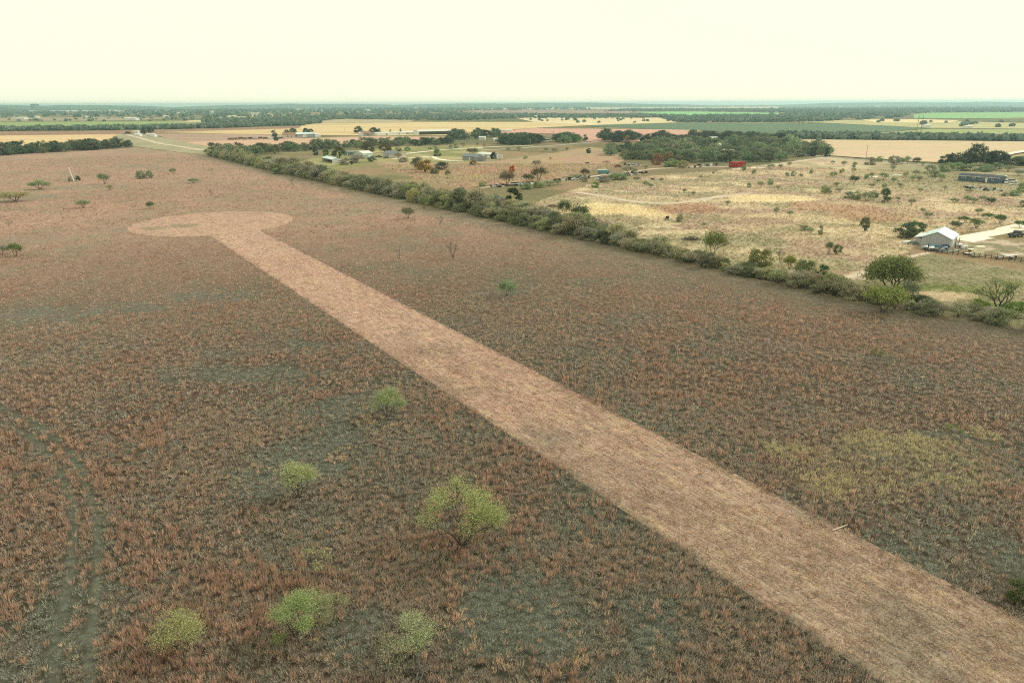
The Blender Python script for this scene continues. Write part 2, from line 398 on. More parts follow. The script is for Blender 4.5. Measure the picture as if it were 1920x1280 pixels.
# mown strip and turning circle: one sheet in strip coordinates
uu = np.arange(-14, SLEN, .8); lo, hi = min(0, SW), max(0, SW)
vv = np.linspace(lo - .15, hi + .15, 40)
def mow_tone(x, y):
    u, v = strip_uv(x, y)
    d = np.hypot(x, y); n1 = fbm(u * .35, v * 1.6, 6, 101, 4); n2 = fbm(x, y, 18, 107, 4); n3 = fbm(u * .5, v * 2.2, 2.2, 109, 3)
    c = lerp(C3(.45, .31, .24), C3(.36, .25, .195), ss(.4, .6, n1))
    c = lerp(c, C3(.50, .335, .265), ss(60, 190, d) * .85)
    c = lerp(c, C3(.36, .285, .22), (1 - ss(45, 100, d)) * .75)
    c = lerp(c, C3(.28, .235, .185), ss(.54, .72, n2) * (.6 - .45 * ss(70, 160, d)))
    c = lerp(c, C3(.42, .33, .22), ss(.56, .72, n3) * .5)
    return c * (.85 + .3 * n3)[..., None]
def in_mown_far(x, y): return None
UU, VV = np.meshgrid(uu, vv, indexing='ij')
sx = L0[0] + UU * sdir[0] + VV * snrm[0]; sy = L0[1] + UU * sdir[1] + VV * snrm[1]
ii = np.arange(UU.size).reshape(UU.shape)
Fs = np.stack([ii[:-1, :-1], ii[1:, :-1], ii[1:, 1:], ii[:-1, 1:]], -1).reshape(-1, 4)
xs, ys = sx.ravel(), sy.ravel()
loc = np.c_[UU.ravel(), VV.ravel(), np.full(UU.size, .012)]
th = math.atan2(sdir[1], sdir[0])
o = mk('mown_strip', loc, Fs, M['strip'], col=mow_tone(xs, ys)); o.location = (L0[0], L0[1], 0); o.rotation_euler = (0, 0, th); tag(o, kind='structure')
rr = np.linspace(0, 1, 60)[1:] * (CRAD + .2); aa = np.linspace(0, 2 * math.pi, 200)[:-1]
RR, AA = np.meshgrid(rr, aa, indexing='ij'); cx_ = RR * np.cos(AA); cy_ = RR * np.sin(AA)
ii = np.arange(RR.size).reshape(RR.shape); jn = np.roll(ii, -1, 1)
Fc = np.stack([ii[:-1], ii[1:], jn[1:], jn[:-1]], -1).reshape(-1, 4)
vc = np.c_[cx_.ravel(), cy_.ravel(), np.full(RR.size, .020)]
ct_ = mow_tone(vc[:, 0] + CC[0], vc[:, 1] + CC[1])
ct_ = lerp(ct_, C3(.25, .24, .15), np.maximum(blob(vc[:, 0] + CC[0], vc[:, 1] + CC[1], 285, 428, 26, 4), blob(vc[:, 0] + CC[0], vc[:, 1] + CC[1], 345, 423, 26, 4)) * .8)
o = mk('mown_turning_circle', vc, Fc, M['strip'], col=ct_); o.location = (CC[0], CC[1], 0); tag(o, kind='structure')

# ------------------------------------------------------------------ grass geometry
def blades(name, X, Y, H, W, S, T, nb, label_kind=None, droop=.5, z0=0.0):
    """one mesh of many tufts: H height, W blade width, S spread, T colour (n,3), nb blades each"""
    n = len(X); N = n * nb
    rep = lambda a: np.repeat(a, nb, axis=0)
    x, y, h, wd, s, t = map(rep, (X, Y, H, W, S, T))
    a = rng.uniform(0, 2 * math.pi, N); r = np.sqrt(rng.uniform(0, 1, N)) * s * .55
    bx, by = x + np.cos(a) * r, y + np.sin(a) * r
    hh = h * rng.uniform(.55, 1.15, N); ln = rng.uniform(.1, 1, N) * droop * s
    a2 = a + rng.normal(0, .6, N)
    tx, ty = bx + np.cos(a2) * ln, by + np.sin(a2) * ln
    b3 = rng.uniform(0, math.pi, N); ox, oy = np.cos(b3) * wd * .5, np.sin(b3) * wd * .5
    mx_, my_ = bx * .45 + tx * .55, by * .45 + ty * .55
    V = np.empty((N, 4, 3), np.float32)
    V[:, 0] = np.c_[bx, by, np.full(N, z0 - .02)]; V[:, 1] = np.c_[mx_ - ox, my_ - oy, z0 + hh * .55]
    V[:, 2] = np.c_[tx, ty, z0 + hh]; V[:, 3] = np.c_[mx_ + ox, my_ + oy, z0 + hh * .62]
    c = t * rng.uniform(.65, 1.4, N)[:, None] * rng.uniform(.92, 1.08, (N, 3))
    cc = np.repeat(c[:, None], 4, 1)
    F_ = np.arange(N * 4).reshape(N, 4)
    return V.reshape(-1, 3), F_, cc.reshape(-1, 3)
def join(name, parts, mat):
    Vs, Fs_, Cs = [], [], []; b = 0
    for v, f, c in parts: Vs.append(v); Fs_.append(f + b); Cs.append(c); b += len(v)
    return mk(name, np.concatenate(Vs), np.concatenate(Fs_), mat, col=np.concatenate(Cs))
def scatter(d0, d1, dens, amax=48):
    area = math.radians(2 * amax) / 2 * (d1 ** 2 - d0 ** 2); n = int(area * dens)
    a = np.radians(rng.uniform(-amax, amax, n)); d = np.sqrt(rng.uniform(d0 ** 2, d1 ** 2, n))
    x, y = d * np.sin(a), d * np.cos(a)
    px, py = to_px(x, y); k = (px > -170) & (px < 2090) & (py < 1400)
    return x[k], y[k]
MB_M = MEADOW
parts = []
for d0, d1, dens, nb, wscale in ((26, 62, 10, 20, .95), (62, 100, 7, 13, 1.3), (100, 160, 3.8, 9, 2.0), (160, 250, 1.6, 7, 2.8), (250, 420, .7, 6, 4.0), (420, 700, .3, 5, 6)):
    x, y = scatter(d0, d1, dens)
    k = inpoly(x, y, MB_M) & ~in_strip(x, y, -.25); x, y = x[k], y[k]
    d = np.hypot(x, y); gm = gray_mask(x, y); ym = yellow_mask(x, y)
    rn = fbm(x, y, 16, 201, 3) * .55 + fbm(x, y, 2.6, 207, 3) * .45
    pr = .08 + .54 * ss(.44, .62, fbm(x, y, 13, 201, 4) + rng.normal(0, .02, len(x))) * ss(.40, .60, fbm(x, y, 1.7, 207, 3)) + .10 * ss(120, 300, d)
    rust = rng.uniform(0, 1, len(x)) < pr * (1 - .85 * gray_raw(x, y)) * (1 - .7 * ym)
    rutd = np.minimum(dline(x, y, RUT1), dline(x, y, RUT2)); hd = dline(x, y, HEDGE)
    straw = (rng.uniform(0, 1, len(x)) < .012 + .05 * gm * ss(.45, .6, fbm(x, y, 6, 501, 3)))
    sp_ = np.zeros(len(x))
    for b in ((850, 1150, 30, 26), (888, 1205, 16, 16), (622, 1240, 18, 14), (600, 1200, 14, 12), (640, 1225, 12, 10), (860, 1170, 40, 14), (1100, 1235, 24, 16), (940, 1250, 22, 14), (690, 790, 26, 10), (640, 850, 26, 20), (745, 800, 30, 8)): sp_ = np.maximum(sp_, blob(x, y, *b))
    straw = straw | (rng.uniform(0, 1, len(x)) < .3 * sp_)
    base = lerp(C3(.48, .365, .29), C3(.43, .37, .285), rng.uniform(0, 1, len(x)))
    base = lerp(base, C3(.34, .35, .285), np.clip(gm + .1 + ss(.45, .65, fbm(x, y, 7, 211, 3)) * .55 * (1 - ss(120, 280, d) * .6), 0, 1))
    far = ss(50, 250, d)
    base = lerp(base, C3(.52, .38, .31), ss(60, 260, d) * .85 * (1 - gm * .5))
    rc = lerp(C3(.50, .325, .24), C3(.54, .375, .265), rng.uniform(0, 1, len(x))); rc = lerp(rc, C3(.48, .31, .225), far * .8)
    rc = lerp(rc, C3(.44, .30, .25), rng.uniform(0, 1, len(x)) * .6)
    t = np.where(rust[:, None], rc, base) * rng.uniform(.72, 1.28, len(x))[:, None]
    t = np.where(straw[:, None], C3(.70, .52, .36), t)
    yy = (rng.uniform(0, 1, len(x)) < ym * .55); t = np.where(yy[:, None], C3(.58, .51, .31), t)
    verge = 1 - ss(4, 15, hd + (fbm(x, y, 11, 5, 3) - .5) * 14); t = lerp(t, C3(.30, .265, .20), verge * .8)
    h = np.where(rust, rng.uniform(.5, .95, len(x)), rng.uniform(.18, .55, len(x))); h = np.where(yy | straw, .55, h)
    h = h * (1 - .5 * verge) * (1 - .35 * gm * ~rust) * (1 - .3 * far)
    kk = (rng.uniform(0, 1, len(x)) < .14 + .88 * ss(.25, .85, rutd + (fbm(x, y, 3, 715, 3) - .5) * .5 + rng.normal(0, .15, len(x)))) & (rng.uniform(0, 1, len(x)) > gm * .2)
    s = np.where(rust, .27, .30) * (1 + .5 * far)
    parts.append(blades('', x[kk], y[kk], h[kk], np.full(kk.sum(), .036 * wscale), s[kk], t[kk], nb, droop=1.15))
o = join('meadow_grass', parts, M['blade']); tag(o, 'rust and grey tufts of dry prairie grass covering the meadow', 'grass', kind='stuff')
parts = []
for d0, d1, dens, nb, wscale in ((26, 70, 14, 9, .8), (70, 120, 8, 6, 1.2), (120, 210, 4, 4, 2.0), (210, 330, 1.5, 4, 3)):
    x, y = scatter(d0, d1, dens); k = in_strip(x, y, 0); x, y = x[k], y[k]
    t = mow_tone(x, y) * rng.uniform(.5, 2.1, len(x))[:, None]
    rs = rng.uniform(0, 1, len(x)) < .10; t = np.where(rs[:, None], C3(.42, .22, .14), t)
    parts.append(blades('', x, y, np.full(len(x), .13), np.full(len(x), .05 * wscale), np.full(len(x), .42), t, nb, droop=1.1, z0=.012))
o = join('stubble', parts, M['blade']); tag(o, 'short mown straw lying on the pale strip and circle', 'stubble', kind='stuff')
parts = []
for d0, d1, dens, nb, wscale in ((100, 200, 1.5, 7, 2.6), (200, 300, .8, 6, 4), (300, 520, .35, 5, 6)):
    x, y = scatter(d0, d1, dens)
    for poly, hh in ((PASTURE, .45), (RUSTP, .5), (LAWN, .16)):
        k = inpoly(x, y, poly) & (dline(x, y, HEDGE) > 3) & (dline(x, y, TRACK) > 2.6); X, Y = x[k], y[k]
        if len(X) == 0: continue
        t = ground_tone(X, Y) * rng.uniform(.85, 1.3, len(X))[:, None]
        parts.append(blades('', X, Y, hh * rng.uniform(.6, 1.2, len(X)), np.full(len(X), .05 * wscale), np.full(len(X), .5), t, nb, droop=.7))
o = join('pasture_grass', parts, M['blade']); tag(o, 'golden and brown dry grass standing in the pasture beyond the hedgerow', 'grass', kind='stuff')

# ------------------------------------------------------------------ far fields, roads
FZ = [0.02]
def field(name, pts, c1, c2, scale=.02, **k):
    FZ[0] += .03
    mt = surf('soil_' + name, c1, c2, scale, .95, k.pop('fine', .12), **k)
    n = len(pts); dense = []
    for i in range(n):
        a, b = pts[i], pts[(i + 1) % n]
        for t in np.linspace(0, 1, 9)[:-1]: dense.append((a[0] + (b[0] - a[0]) * t, a[1] + (b[1] - a[1]) * t))
    return sheet(name, dense, mt, FZ[0])
GOLD, GOLD2 = (.66, .50, .27), (.56, .41, .21)
PINK, PINK2 = (.58, .37, .27), (.47, .30, .22)
field('wheat_field', [(-120, 257), (0, 254), (225, 250), (262, 268), (232, 268), (0, 284), (-120, 290)], GOLD, (.60, .40, .22), .02, stretch=(.4, 2, 1))
field('green_field', [(-100, 229), (250, 228), (400, 228), (395, 234), (0, 241), (-100, 242)], (.22, .30, .10), (.28, .33, .13), .01)
field('ploughed_field', [(-100, 247), (250, 245), (500, 238), (620, 236), (560, 242), (400, 246), (290, 251), (0, 254.5), (-100, 257)], (.27, .15, .10), (.32, .19, .13), .02)
field('grass_verge', [(215, 253), (262, 252), (345, 264), (420, 272), (470, 283), (380, 290), (330, 285), (245, 274)], (.38, .33, .21), (.28, .26, .16), .03)
field('ploughed_field', [(285, 252), (420, 251), (600, 254), (540, 262), (400, 268), (340, 266)], (.34, .22, .17), (.43, .29, .21), .02, stretch=(.4, 2, 1))
field('bare_field', [(345, 267), (420, 264), (560, 260), (700, 256), (860, 257), (700, 268), (500, 275), (400, 277)], PINK, (.50, .33, .23), .02, stretch=(.4, 2, 1))
field('wheat_field', [(300, 248.5), (420, 245), (560, 241), (570, 232), (740, 229), (1000, 229), (1110, 235), (1010, 240), (880, 248), (860, 254), (700, 255), (420, 251)], GOLD, GOLD2, .006, stretch=(.5, 2, 1))
field('stubble_field', [(575, 231), (640, 223), (780, 225), (760, 231), (640, 232)], (.38, .30, .18), (.45, .36, .22), .01)
field('pale_pasture', [(960, 220), (1230, 219), (1270, 230), (1110, 235), (1000, 229)], (.72, .58, .36), (.60, .48, .28), .01)
field('red_field', [(880, 251), (1000, 241), (1240, 243), (1312, 244), (1300, 258), (1280, 266), (1100, 266), (1085, 252), (960, 250)], (.60, .34, .26), (.50, .29, .22), .05, stretch=(3, .3, 1), rot=.5)
field('green_crop', [(1095, 236.5), (1240, 232), (1300, 230.5), (1560, 232), (1745, 241), (1650, 249), (1480, 252), (1400, 252), (1310, 244.5), (1240, 243)], (.085, .14, .075), (.105, .155, .085), .004, stretch=(.3, 3, 1))
field('mixed_pasture', [(1440, 226), (1720, 226), (1990, 233), (1990, 243), (1745, 240.5), (1560, 231.5)], (.36, .36, .16), (.50, .42, .22), .008, stretch=(.5, 2, 1))
field('golden_strip', [(1615, 224.5), (1720, 224), (1800, 226), (1780, 230), (1640, 229)], (.80, .62, .34), GOLD, .01)
field('green_field', [(1190, 210.5), (1300, 209.5), (1470, 212.5), (1430, 219), (1300, 219.5), (1245, 214.5)], (.20, .46, .15), (.25, .50, .18), .004)
field('green_field', [(1712, 215), (1745, 212), (1990, 210.5), (1990, 220), (1880, 222), (1715, 222.5)], (.20, .42, .14), (.26, .40, .15), .004)
field('green_verge', [(1650, 249.5), (1745, 242.5), (1990, 244), (1990, 253), (1660, 253)], (.27, .36, .11), (.36, .28, .16), .01)
field('bare_field', [(1478, 262), (1700, 264), (1990, 267), (1990, 288), (1920, 286), (1860, 294), (1765, 306), (1700, 303), (1545, 292), (1520, 280), (1490, 272)], (.62, .43, .31), (.50, .42, .23), .02, stretch=(.4, 2, 1))
field('grass_field', [(1865, 300), (1925, 289), (1990, 292), (1990, 318), (1900, 316)], (.42, .34, .16), (.36, .31, .15), .03)
field('brown_field', [(880, 207), (1190, 207), (1180, 213), (900, 214)], (.30, .18, .15), (.34, .22, .17), .003)
field('pale_pasture', [(820, 203.2), (1460, 200.5), (1460, 203.5), (1060, 205.5), (820, 206)], (.70, .60, .40), (.40, .34, .24), .002)
field('pale_pasture', [(400, 217), (520, 213), (580, 214), (500, 220), (380, 222)], (.55, .50, .28), (.40, .36, .20), .004)
field('pale_pasture', [(360, 226), (560, 223), (560, 226), (400, 230), (330, 231)], (.66, .56, .34), (.46, .40, .22), .004)
field('brown_field', [(0, 222), (200, 220), (330, 222), (250, 227), (0, 228)], (.36, .26, .18), (.28, .24, .15), .005)

ribbon('dirt_road', ((236, 252), (268, 261), (300, 270), (335, 275), (380, 283)), 7, M['dirt'], .30)
ribbon('gravel_drive', ((1790, 449), (1812, 446), (1835, 441.5), (1862, 437), (1890, 431), (1925, 420), (1990, 401)), 6.2, M['gravel'], .03)
ribbon('gravel_pad', ((1796, 450), (1815, 447), (1840, 443)), 9, M['gravel'], .05)
ribbon('driveway', ((755, 289), (790, 285), (830, 281), (880, 278), (930, 275), (1000, 273)), 5, M['gravel'], .03)
ribbon('driveway', ((735, 298), (780, 296), (812, 293), (818, 298), (845, 302), (868, 301)), 4.5, M['gravel'], .05)
ribbon('dirt_track', ((1085, 361), (1130, 368), (1190, 379), (1250, 383), (1300, 377), (1350, 368), (1410, 362)), 4, M['dirt'], .03)
ribbon('dirt_track', ((900, 352), (985, 344), (1075, 335), (1150, 326), (1230, 316), (1330, 312), (1420, 315)), 4.5, M['dirt'], .05)
ribbon('gravel_track', ((1375, 317), (1400, 315.5), (1432, 314)), 6, M['gravel'], .07)
ribbon('dirt_track', ((1430, 311), (1500, 302), (1545, 295)), 4, M['dirt'], .03)
ribbon('farm_road', ((1500, 290), (1545, 294), (1630, 301), (1760, 310), (1850, 314), (1990, 320)), 6, M['road'], .09)
ribbon('county_road', ((880, 283), (960, 279), (1050, 272), (1120, 266), (1200, 263)), 6, M['road'], .06)
ribbon('dirt_track', ((1380, 328), (1470, 336), (1560, 345), (1640, 350)), 3, M['dirt'], .03)
ribbon('gravel_track', ((1630, 333), (1655, 330), (1690, 328)), 4, M['gravel'], .06)
ribbon('farm_track', ((1860, 296), (1925, 284), (1990, 272)), 7, M['gravel'], .9)
ribbon('yard_path', ((1590, 520), (1640, 507), (1700, 483), (1745, 473)), 2.0, M['dirt'], .03)
sheet('bare_ground', ((1575, 517), (1615, 506), (1640, 513), (1620, 526), (1580, 524)), surf('pale_soil', (.55, .43, .31), (.42, .33, .22), .2, .95, .2, fscale=.8), .02)

# hills on the skyline
def hill(px0, px1, dist, top, seed, c):
    n = 70; u = np.linspace(0, 1, n)
    a0 = math.atan((px0 - CX) / F_PX * .95); a1 = math.atan((px1 - CX) / F_PX * .95)
    V = []
    for k, t in enumerate(u):
        a = a0 + (a1 - a0) * t; e = math.sin(math.pi * t) ** .45 * (.62 + .55 * float(fbm(np.array([t * 9.0]), np.array([seed * 3.3]), 1, seed, 4)[0]))
        for dd, hh in ((0, 0), (250, .55), (600, .9), (900, 1.0), (1400, .6), (1900, 0)):
            d = dist + dd; V.append((d * math.sin(a), d * math.cos(a), -.5 + hh * e * top))
    i = np.arange(n * 6).reshape(n, 6)
    Fh = np.stack([i[:-1, :-1], i[1:, :-1], i[1:, 1:], i[:-1, 1:]], -1).reshape(-1, 4)
    o = mk('hills', V, Fh[:, ::-1] if False else Fh, surf('wooded_hillside', c, tuple(v * .7 for v in c), .004, .95, .2), smooth=True); tag(o, kind='structure')
hill(-250, 340, 7600, 48, 4, (.10, .14, .10)); hill(650, 1330, 7800, 50, 9, (.12, .16, .11)); hill(330, 800, 8600, 46, 11, (.12, .15, .11))
hill(1450, 2300, 9000, 46, 15, (.14, .15, .11)); hill(-200, 60, 4600, 34, 21, (.08, .10, .07))

# ------------------------------------------------------------------ trees
def leaves(cen, n, sig, size, flat=.75, hullfac=None):
    """n leaf clusters scattered round each centre"""
    k = len(cen); c = np.repeat(cen, n, 0) + rng.normal(0, 1, (k * n, 3)) * (sig * np.array([1, 1, flat]))
    N = len(c); a = rng.normal(0, 1, (N, 3)); a /= np.linalg.norm(a, axis=1)[:, None]
    b = rng.normal(0, 1, (N, 3)); b -= (b * a).sum(1)[:, None] * a; b /= np.linalg.norm(b, axis=1)[:, None]
    s = size * rng.uniform(.6, 1.4, N)[:, None]
    V = np.stack([c - a * s, c + b * s * .55, c + a * s, c - b * s * .55], 1).reshape(-1, 3)
    cl = np.repeat(rng.uniform(.72, 1.28, k), n)
    t = cl * rng.uniform(.7, 1.35, N)
    tc = np.c_[t * rng.uniform(.9, 1.12, N), t, t * rng.uniform(.85, 1.1, N)]
    V[:, 2] = np.maximum(V[:, 2], .05)
    return V, np.arange(N * 4).reshape(N, 4), np.repeat(tc[:, None], 4, 1).reshape(-1, 3)
def grow(rn, h, spread, stems, levels, lean, r0, droop=0.0):
    segs, tips = [], []
    def br(p, d, ln, r, lv):
        mid = p + d * ln * .5 + Vector((rn.uniform(-1, 1), rn.uniform(-1, 1), rn.uniform(-.6, .8))) * ln * .1
        e = p + d * ln; segs.append(([p, mid, e], [r, r * .85, r * .68]))
        if lv == 0: tips.append(e); tips.append(mid); return
        for _ in range(rn.choice((2, 3)) if lv > 1 else 3):
            q = (d + Vector((rn.uniform(-1, 1), rn.uniform(-1, 1), rn.uniform(-.45, .6) - droop * (levels - lv))) * .78).normalized()
            br(e, q, ln * rn.uniform(.62, .86), r * .62, lv - 1)
        if lv <= levels - 2: tips.append(e)
    for k in range(stems):
        a = 2 * math.pi * (k + rn.uniform(-.3, .3)) / stems
        d = Vector((math.cos(a) * lean, math.sin(a) * lean, 1)).normalized()
        br(Vector((math.cos(a) * .12, math.sin(a) * .12, -.1)), d, h * .34, r0, levels)
    T = np.array([tuple(t) for t in tips]); sz = T[:, 2].max(); sxy = np.abs(T[:, :2]).max() * 2
    fz, fx = h * .93 / sz, spread * .92 / sxy; S = np.array([fx, fx, fz])
    return [([tuple(np.array(p) * S) for p in ps], rr_) for ps, rr_ in segs], T * S
def trunk_mesh(name, segs, mat, minr=0, n=5):
    b = MB()
    for ps, rr_ in segs:
        if rr_[0] > minr: b.tube(ps, rr_, n if rr_[0] > .03 else 3)
    me = bpy.data.meshes.new(name); me.from_pydata(b.v, [], b.f); me.materials.append(mat); return me
def crown_mesh(name, V, Fq, c):
    o = mk(name, V, Fq, M['leaf'], col=c); me = o.data; bpy.data.objects.remove(o); return me
PROTO = {}
def proto(key, crown, trunk, w_, h_): PROTO.setdefault(key, []).append((crown, trunk, w_, h_))
def open_tree(key, seed, h, spread, stems, lv, lean, r0, n, sig, size, keep=1.0, bark='bark', droop=0):
    rn = random.Random(seed); segs, T = grow(rn, h, spread, stems, lv, lean, r0, droop)
    if key == 'hero':
        q = vn((T[:, 0] + T[:, 2] * .7) / spread * 4.5 + seed, T[:, 1] / spread * 4.5 + T[:, 2] / h * 2.6, seed) * .8 + T[:, 2] / h * .25
        T = np.concatenate([T[q > .33], T[q > .52]])
    if keep < 1: T = T[rng.uniform(0, 1, len(T)) < keep]
    V, Fq, c = leaves(T, n, sig, size); proto(key, crown_mesh('crown', V, Fq, c), trunk_mesh('trunk', segs, M[bark]), spread, h)
def lump_tree(key, seed, h, spread, nl, n, sig, size, low=.05, top=1.0, tr=.12, hang=0):
    """dense crown: leaf clusters over an uneven heap of lobes"""
    g = np.random.default_rng(seed); L = []
    for _ in range(nl):
        a = g.uniform(0, 2 * math.pi); z = g.uniform(low, 1) ; r = math.sqrt(max(0, 1 - max(0, (z - .45) / .55) ** 2.0)) * (.75 + .25 * min(1, z / .3)) * g.uniform(.55, 1.0) ** .6
        L.append((r * math.cos(a) * spread * .42, r * math.sin(a) * spread * .42, z * h * top * .9, g.uniform(.55, 1.2)))
    L = np.array(L); cen = []
    for x, y, z, s in L:
        k = 12; v = g.normal(0, 1, (k, 3)); v /= np.linalg.norm(v, axis=1)[:, None]; v[:, 2] = np.abs(v[:, 2]) * .9 - .15
        cen.append(np.array([x, y, z]) + v * s * spread * .13)
    cen = np.concatenate(cen); cen[:, 2] = np.maximum(cen[:, 2], .1)
    V, Fq, c = leaves(cen, n, sig, size)
    segs = []
    rn = random.Random(seed)
    for k in range(3 + rn.randrange(3)):
        a = rn.uniform(0, 6.28); e = L[rn.randrange(len(L))]
        segs.append(([(math.cos(a) * .15, math.sin(a) * .15, -.1), (e[0] * .35 + math.cos(a) * .2, e[1] * .35 + math.sin(a) * .2, e[2] * .5), (e[0], e[1], e[2])], [tr, tr * .7, tr * .35]))
    proto(key, crown_mesh('crown', V, Fq, c), trunk_mesh('trunk', segs, M['bark']), spread, h)
# hero mesquites of the meadow
open_tree('hero', 3, 7.0, 9.2, 5, 4, .75, .13, 33, .46, .058, .85)
open_tree('hero', 5, 4.6, 4.8, 4, 4, .6, .08, 19, .36, .054, .85)
open_tree('hero', 8, 4.6, 4.8, 4, 4, .7, .08, 17, .38, .054, .7)
open_tree('hero', 12, 4.8, 5.2, 4, 4, .8, .07, 14, .40, .054, .6)
open_tree('thin', 21, 3.2, 3.4, 3, 3, .6, .05, 8, .2, .09, .45, 'twig')
open_tree('bare', 31, 3.6, 3.8, 4, 4, .6, .06, 1, .2, .07, .35, 'twig')
open_tree('bare', 33, 3.6, 3.8, 3, 4, .5, .06, 1, .2, .07, .2, 'twig')
for k in range(4): open_tree('mesq', 40 + k, 4.2, 5.0, 5, 3, .6, .07, 11, .50, .14, .95)
open_tree('bigmesq', 57, 7.5, 11, 4, 4, .75, .2, 26, .75, .20, 1)
open_tree('sparse', 58, 7.0, 10, 4, 4, .7, .2, 5, .7, .14, .7)
for k in range(5): lump_tree('shrub', 60 + k, 5.2, 6.6, 26, 9, .34, .21, .04)
for k in range(3): lump_tree('shrubnear', 70 + k, 4.2, 5.2, 28, 16, .26, .14, .03)
for k in range(5): lump_tree('oak', 80 + k, 8, 10, 26, 6, .55, .40, .16, tr=.25)
for k in range(2): lump_tree('cedar', 90 + k, 8, 4.2, 22, 6, .35, .35, .02)
lump_tree('topiary', 95, 5, 5, 30, 8, .22, .22, .05)
GREYG, DKG, MIDG, YG, OLV, DUSK = (.33, .36, .24), (.13, .16, .11), (.28, .35, .19), (.40, .50, .20), (.36, .35, .20), (.34, .325, .26)
NT = [0]
AUTO = []
LINKED = {}
def tree(kind, px=None, py=None, wpx=None, hpx=None, col=MIDG, name='mesquite_tree', cat='tree', label=None, group=None, auto=None, xy=None, size=None, var=None, jit=.12):
    P = PROTO[kind]; v = (NT[0] * 7 + 3) % len(P) if var is None else var; NT[0] += 1
    cm, tm, w0, h0 = P[v]
    if xy is None: xy = at(px, py); W_ = wpx * mpp(px, py); H_ = (hpx * mpp(px, py) / .97 if hpx else None)
    else: W_ = size; H_ = None
    sx_ = W_ / w0; sz_ = (H_ / h0) if H_ else sx_ * random.uniform(.85, 1.15)
    r = root(name, xy, random.uniform(0, 6.28), label=label, cat=cat, group=group); r.scale = (sx_, sx_, sz_)
    t = link('trunk', tm, r); c = link('crown', cm, r)
    j = random.uniform(1 - jit, 1 + jit); c.color = (col[0] * j * random.uniform(.92, 1.08), col[1] * j, col[2] * j * random.uniform(.9, 1.1), 1)
    if auto: AUTO.append((r, auto, px, py, W_))
    return r

# --- meadow: the near mesquites
T_ = lambda *a, **k: tree(*a, **k)
T_('hero', 868, 1022, 182, 122, (.40, .45, .22), var=0, label='largest bright green mesquite in the meadow, dark trunk at its foot', jit=0)
T_('hero', 727, 782, 72, 54, (.38, .41, .21), var=1, label='rounded yellow-green mesquite left of the strip with a shaded grey patch at its foot', jit=0)
T_('hero', 560, 932, 80, 72, (.46, .47, .26), var=2, label='wispy pale yellow mesquite left of the largest green one', jit=0)
T_('hero', 556, 1192, 104, 90, (.38, .44, .22), var=1, label='dense half of a mesquite pair at the bottom of the meadow', jit=0)
T_('hero', 622, 1170, 80, 70, (.37, .41, .23), var=3, label='thinner greyish half of a mesquite pair at the bottom of the meadow', jit=0)
T_('hero', 338, 1216, 112, 72, (.38, .41, .21), var=2, label='low wide olive mesquite nearest the bottom left corner', jit=0)
T_('hero', 770, 1230, 124, 84, (.40, .44, .23), var=3, label='mesquite with leafy top and bare twigs beside pale straw tufts', jit=0)
T_('thin', 600, 1082, 62, 66, (.38, .38, .22), label='faint thin olive sapling just behind the mesquite pair', jit=0)
T_('thin', 524, 1222, 36, 44, (.24, .29, .10), label='small leafy sapling at the foot of the mesquite pair', jit=0)
T_('mesq', 951, 556, 34, 30, (.28, .36, .20), label='dark green round bush alone in the meadow right of the strip', jit=0)
T_('thin', 1640, 685, 40, 36, (.22, .24, .12), label='faint yellowish sapling on a grey patch of the right meadow', jit=0)
T_('thin', 1783, 824, 34, 34, (.24, .30, .12), label='small green sapling beside the yellow grass patch', jit=0)
T_('shrubnear', 1916, 1128, 60, 40, (.12, .16, .08), name='shrub', cat='shrub', label='dark green shrub cut by the right edge beside the strip', jit=0)
T_('mesq', 795, 392, 18, 24, (.24, .28, .12), label='small mesquite leaning on a thin dark trunk before the hedgerow', jit=0)
T_('mesq', 765, 410, 24, 22, (.22, .24, .14), label='bushy pale mesquite near the hedgerow, above the strip', jit=0)
T_('bare', 850, 484, 34, 34, (.20, .18, .13), name='bare_shrub', cat='shrub', label='leafless grey shrub in the meadow above the middle of the strip', jit=0)
T_('bare', 748, 486, 22, 26, (.20, .18, .13), name='bare_shrub', cat='shrub', label='spindly leafless shrub between the strip and the larger leafless shrub', jit=0)
T_('bare', 825, 421, 18, 18, (.22, .22, .14), name='bare_shrub', cat='shrub', label='half bare shrub in the meadow below the hedgerow', jit=0)
for (x, y, w_, h_, k, c) in ((29, 378, 50, 19, 'mesq', OLV), (75, 355, 34, 17, 'mesq', (.30, .35, .19)), (197, 345, 24, 18, 'mesq', (.28, .32, .18)), (266, 335, 22, 14, 'shrub', GREYG), (281, 334, 14, 14, 'shrub', GREYG),
        (134, 340, 11, 9, 'shrub', DUSK), (146, 338, 9, 8, 'cedar', DKG), (325, 326, 12, 10, 'mesq', GREYG), (397, 325, 16, 11, 'bare', DUSK), (363, 343, 18, 9, 'mesq', (.28, .34, .20)),
        (206, 357, 15, 10, 'mesq', OLV), (157, 390, 24, 15, 'mesq', (.29, .35, .20)), (282, 392, 16, 14, 'mesq', (.2, .22, .13)), (397, 367, 12, 14, 'bare', DUSK), (30, 481, 28, 24, 'mesq', (.22, .27, .12)),
        (4, 478, 26, 18, 'mesq', DUSK), (112, 343, 14, 9, 'bare', DUSK), (16, 424, 22, 12, 'bare', DUSK), (503, 343, 12, 9, 'bare', DUSK), (547, 346, 16, 14, 'bare', DUSK), (958, 430, 14, 12, 'bare', DUSK), (992, 434, 16, 16, 'bare', DUSK), (520, 326, 20, 10, 'shrub', MIDG)):
    T_(k, x, y, w_, h_, c, name='meadow_bush', cat='bush', auto=('bush in the meadow', c))

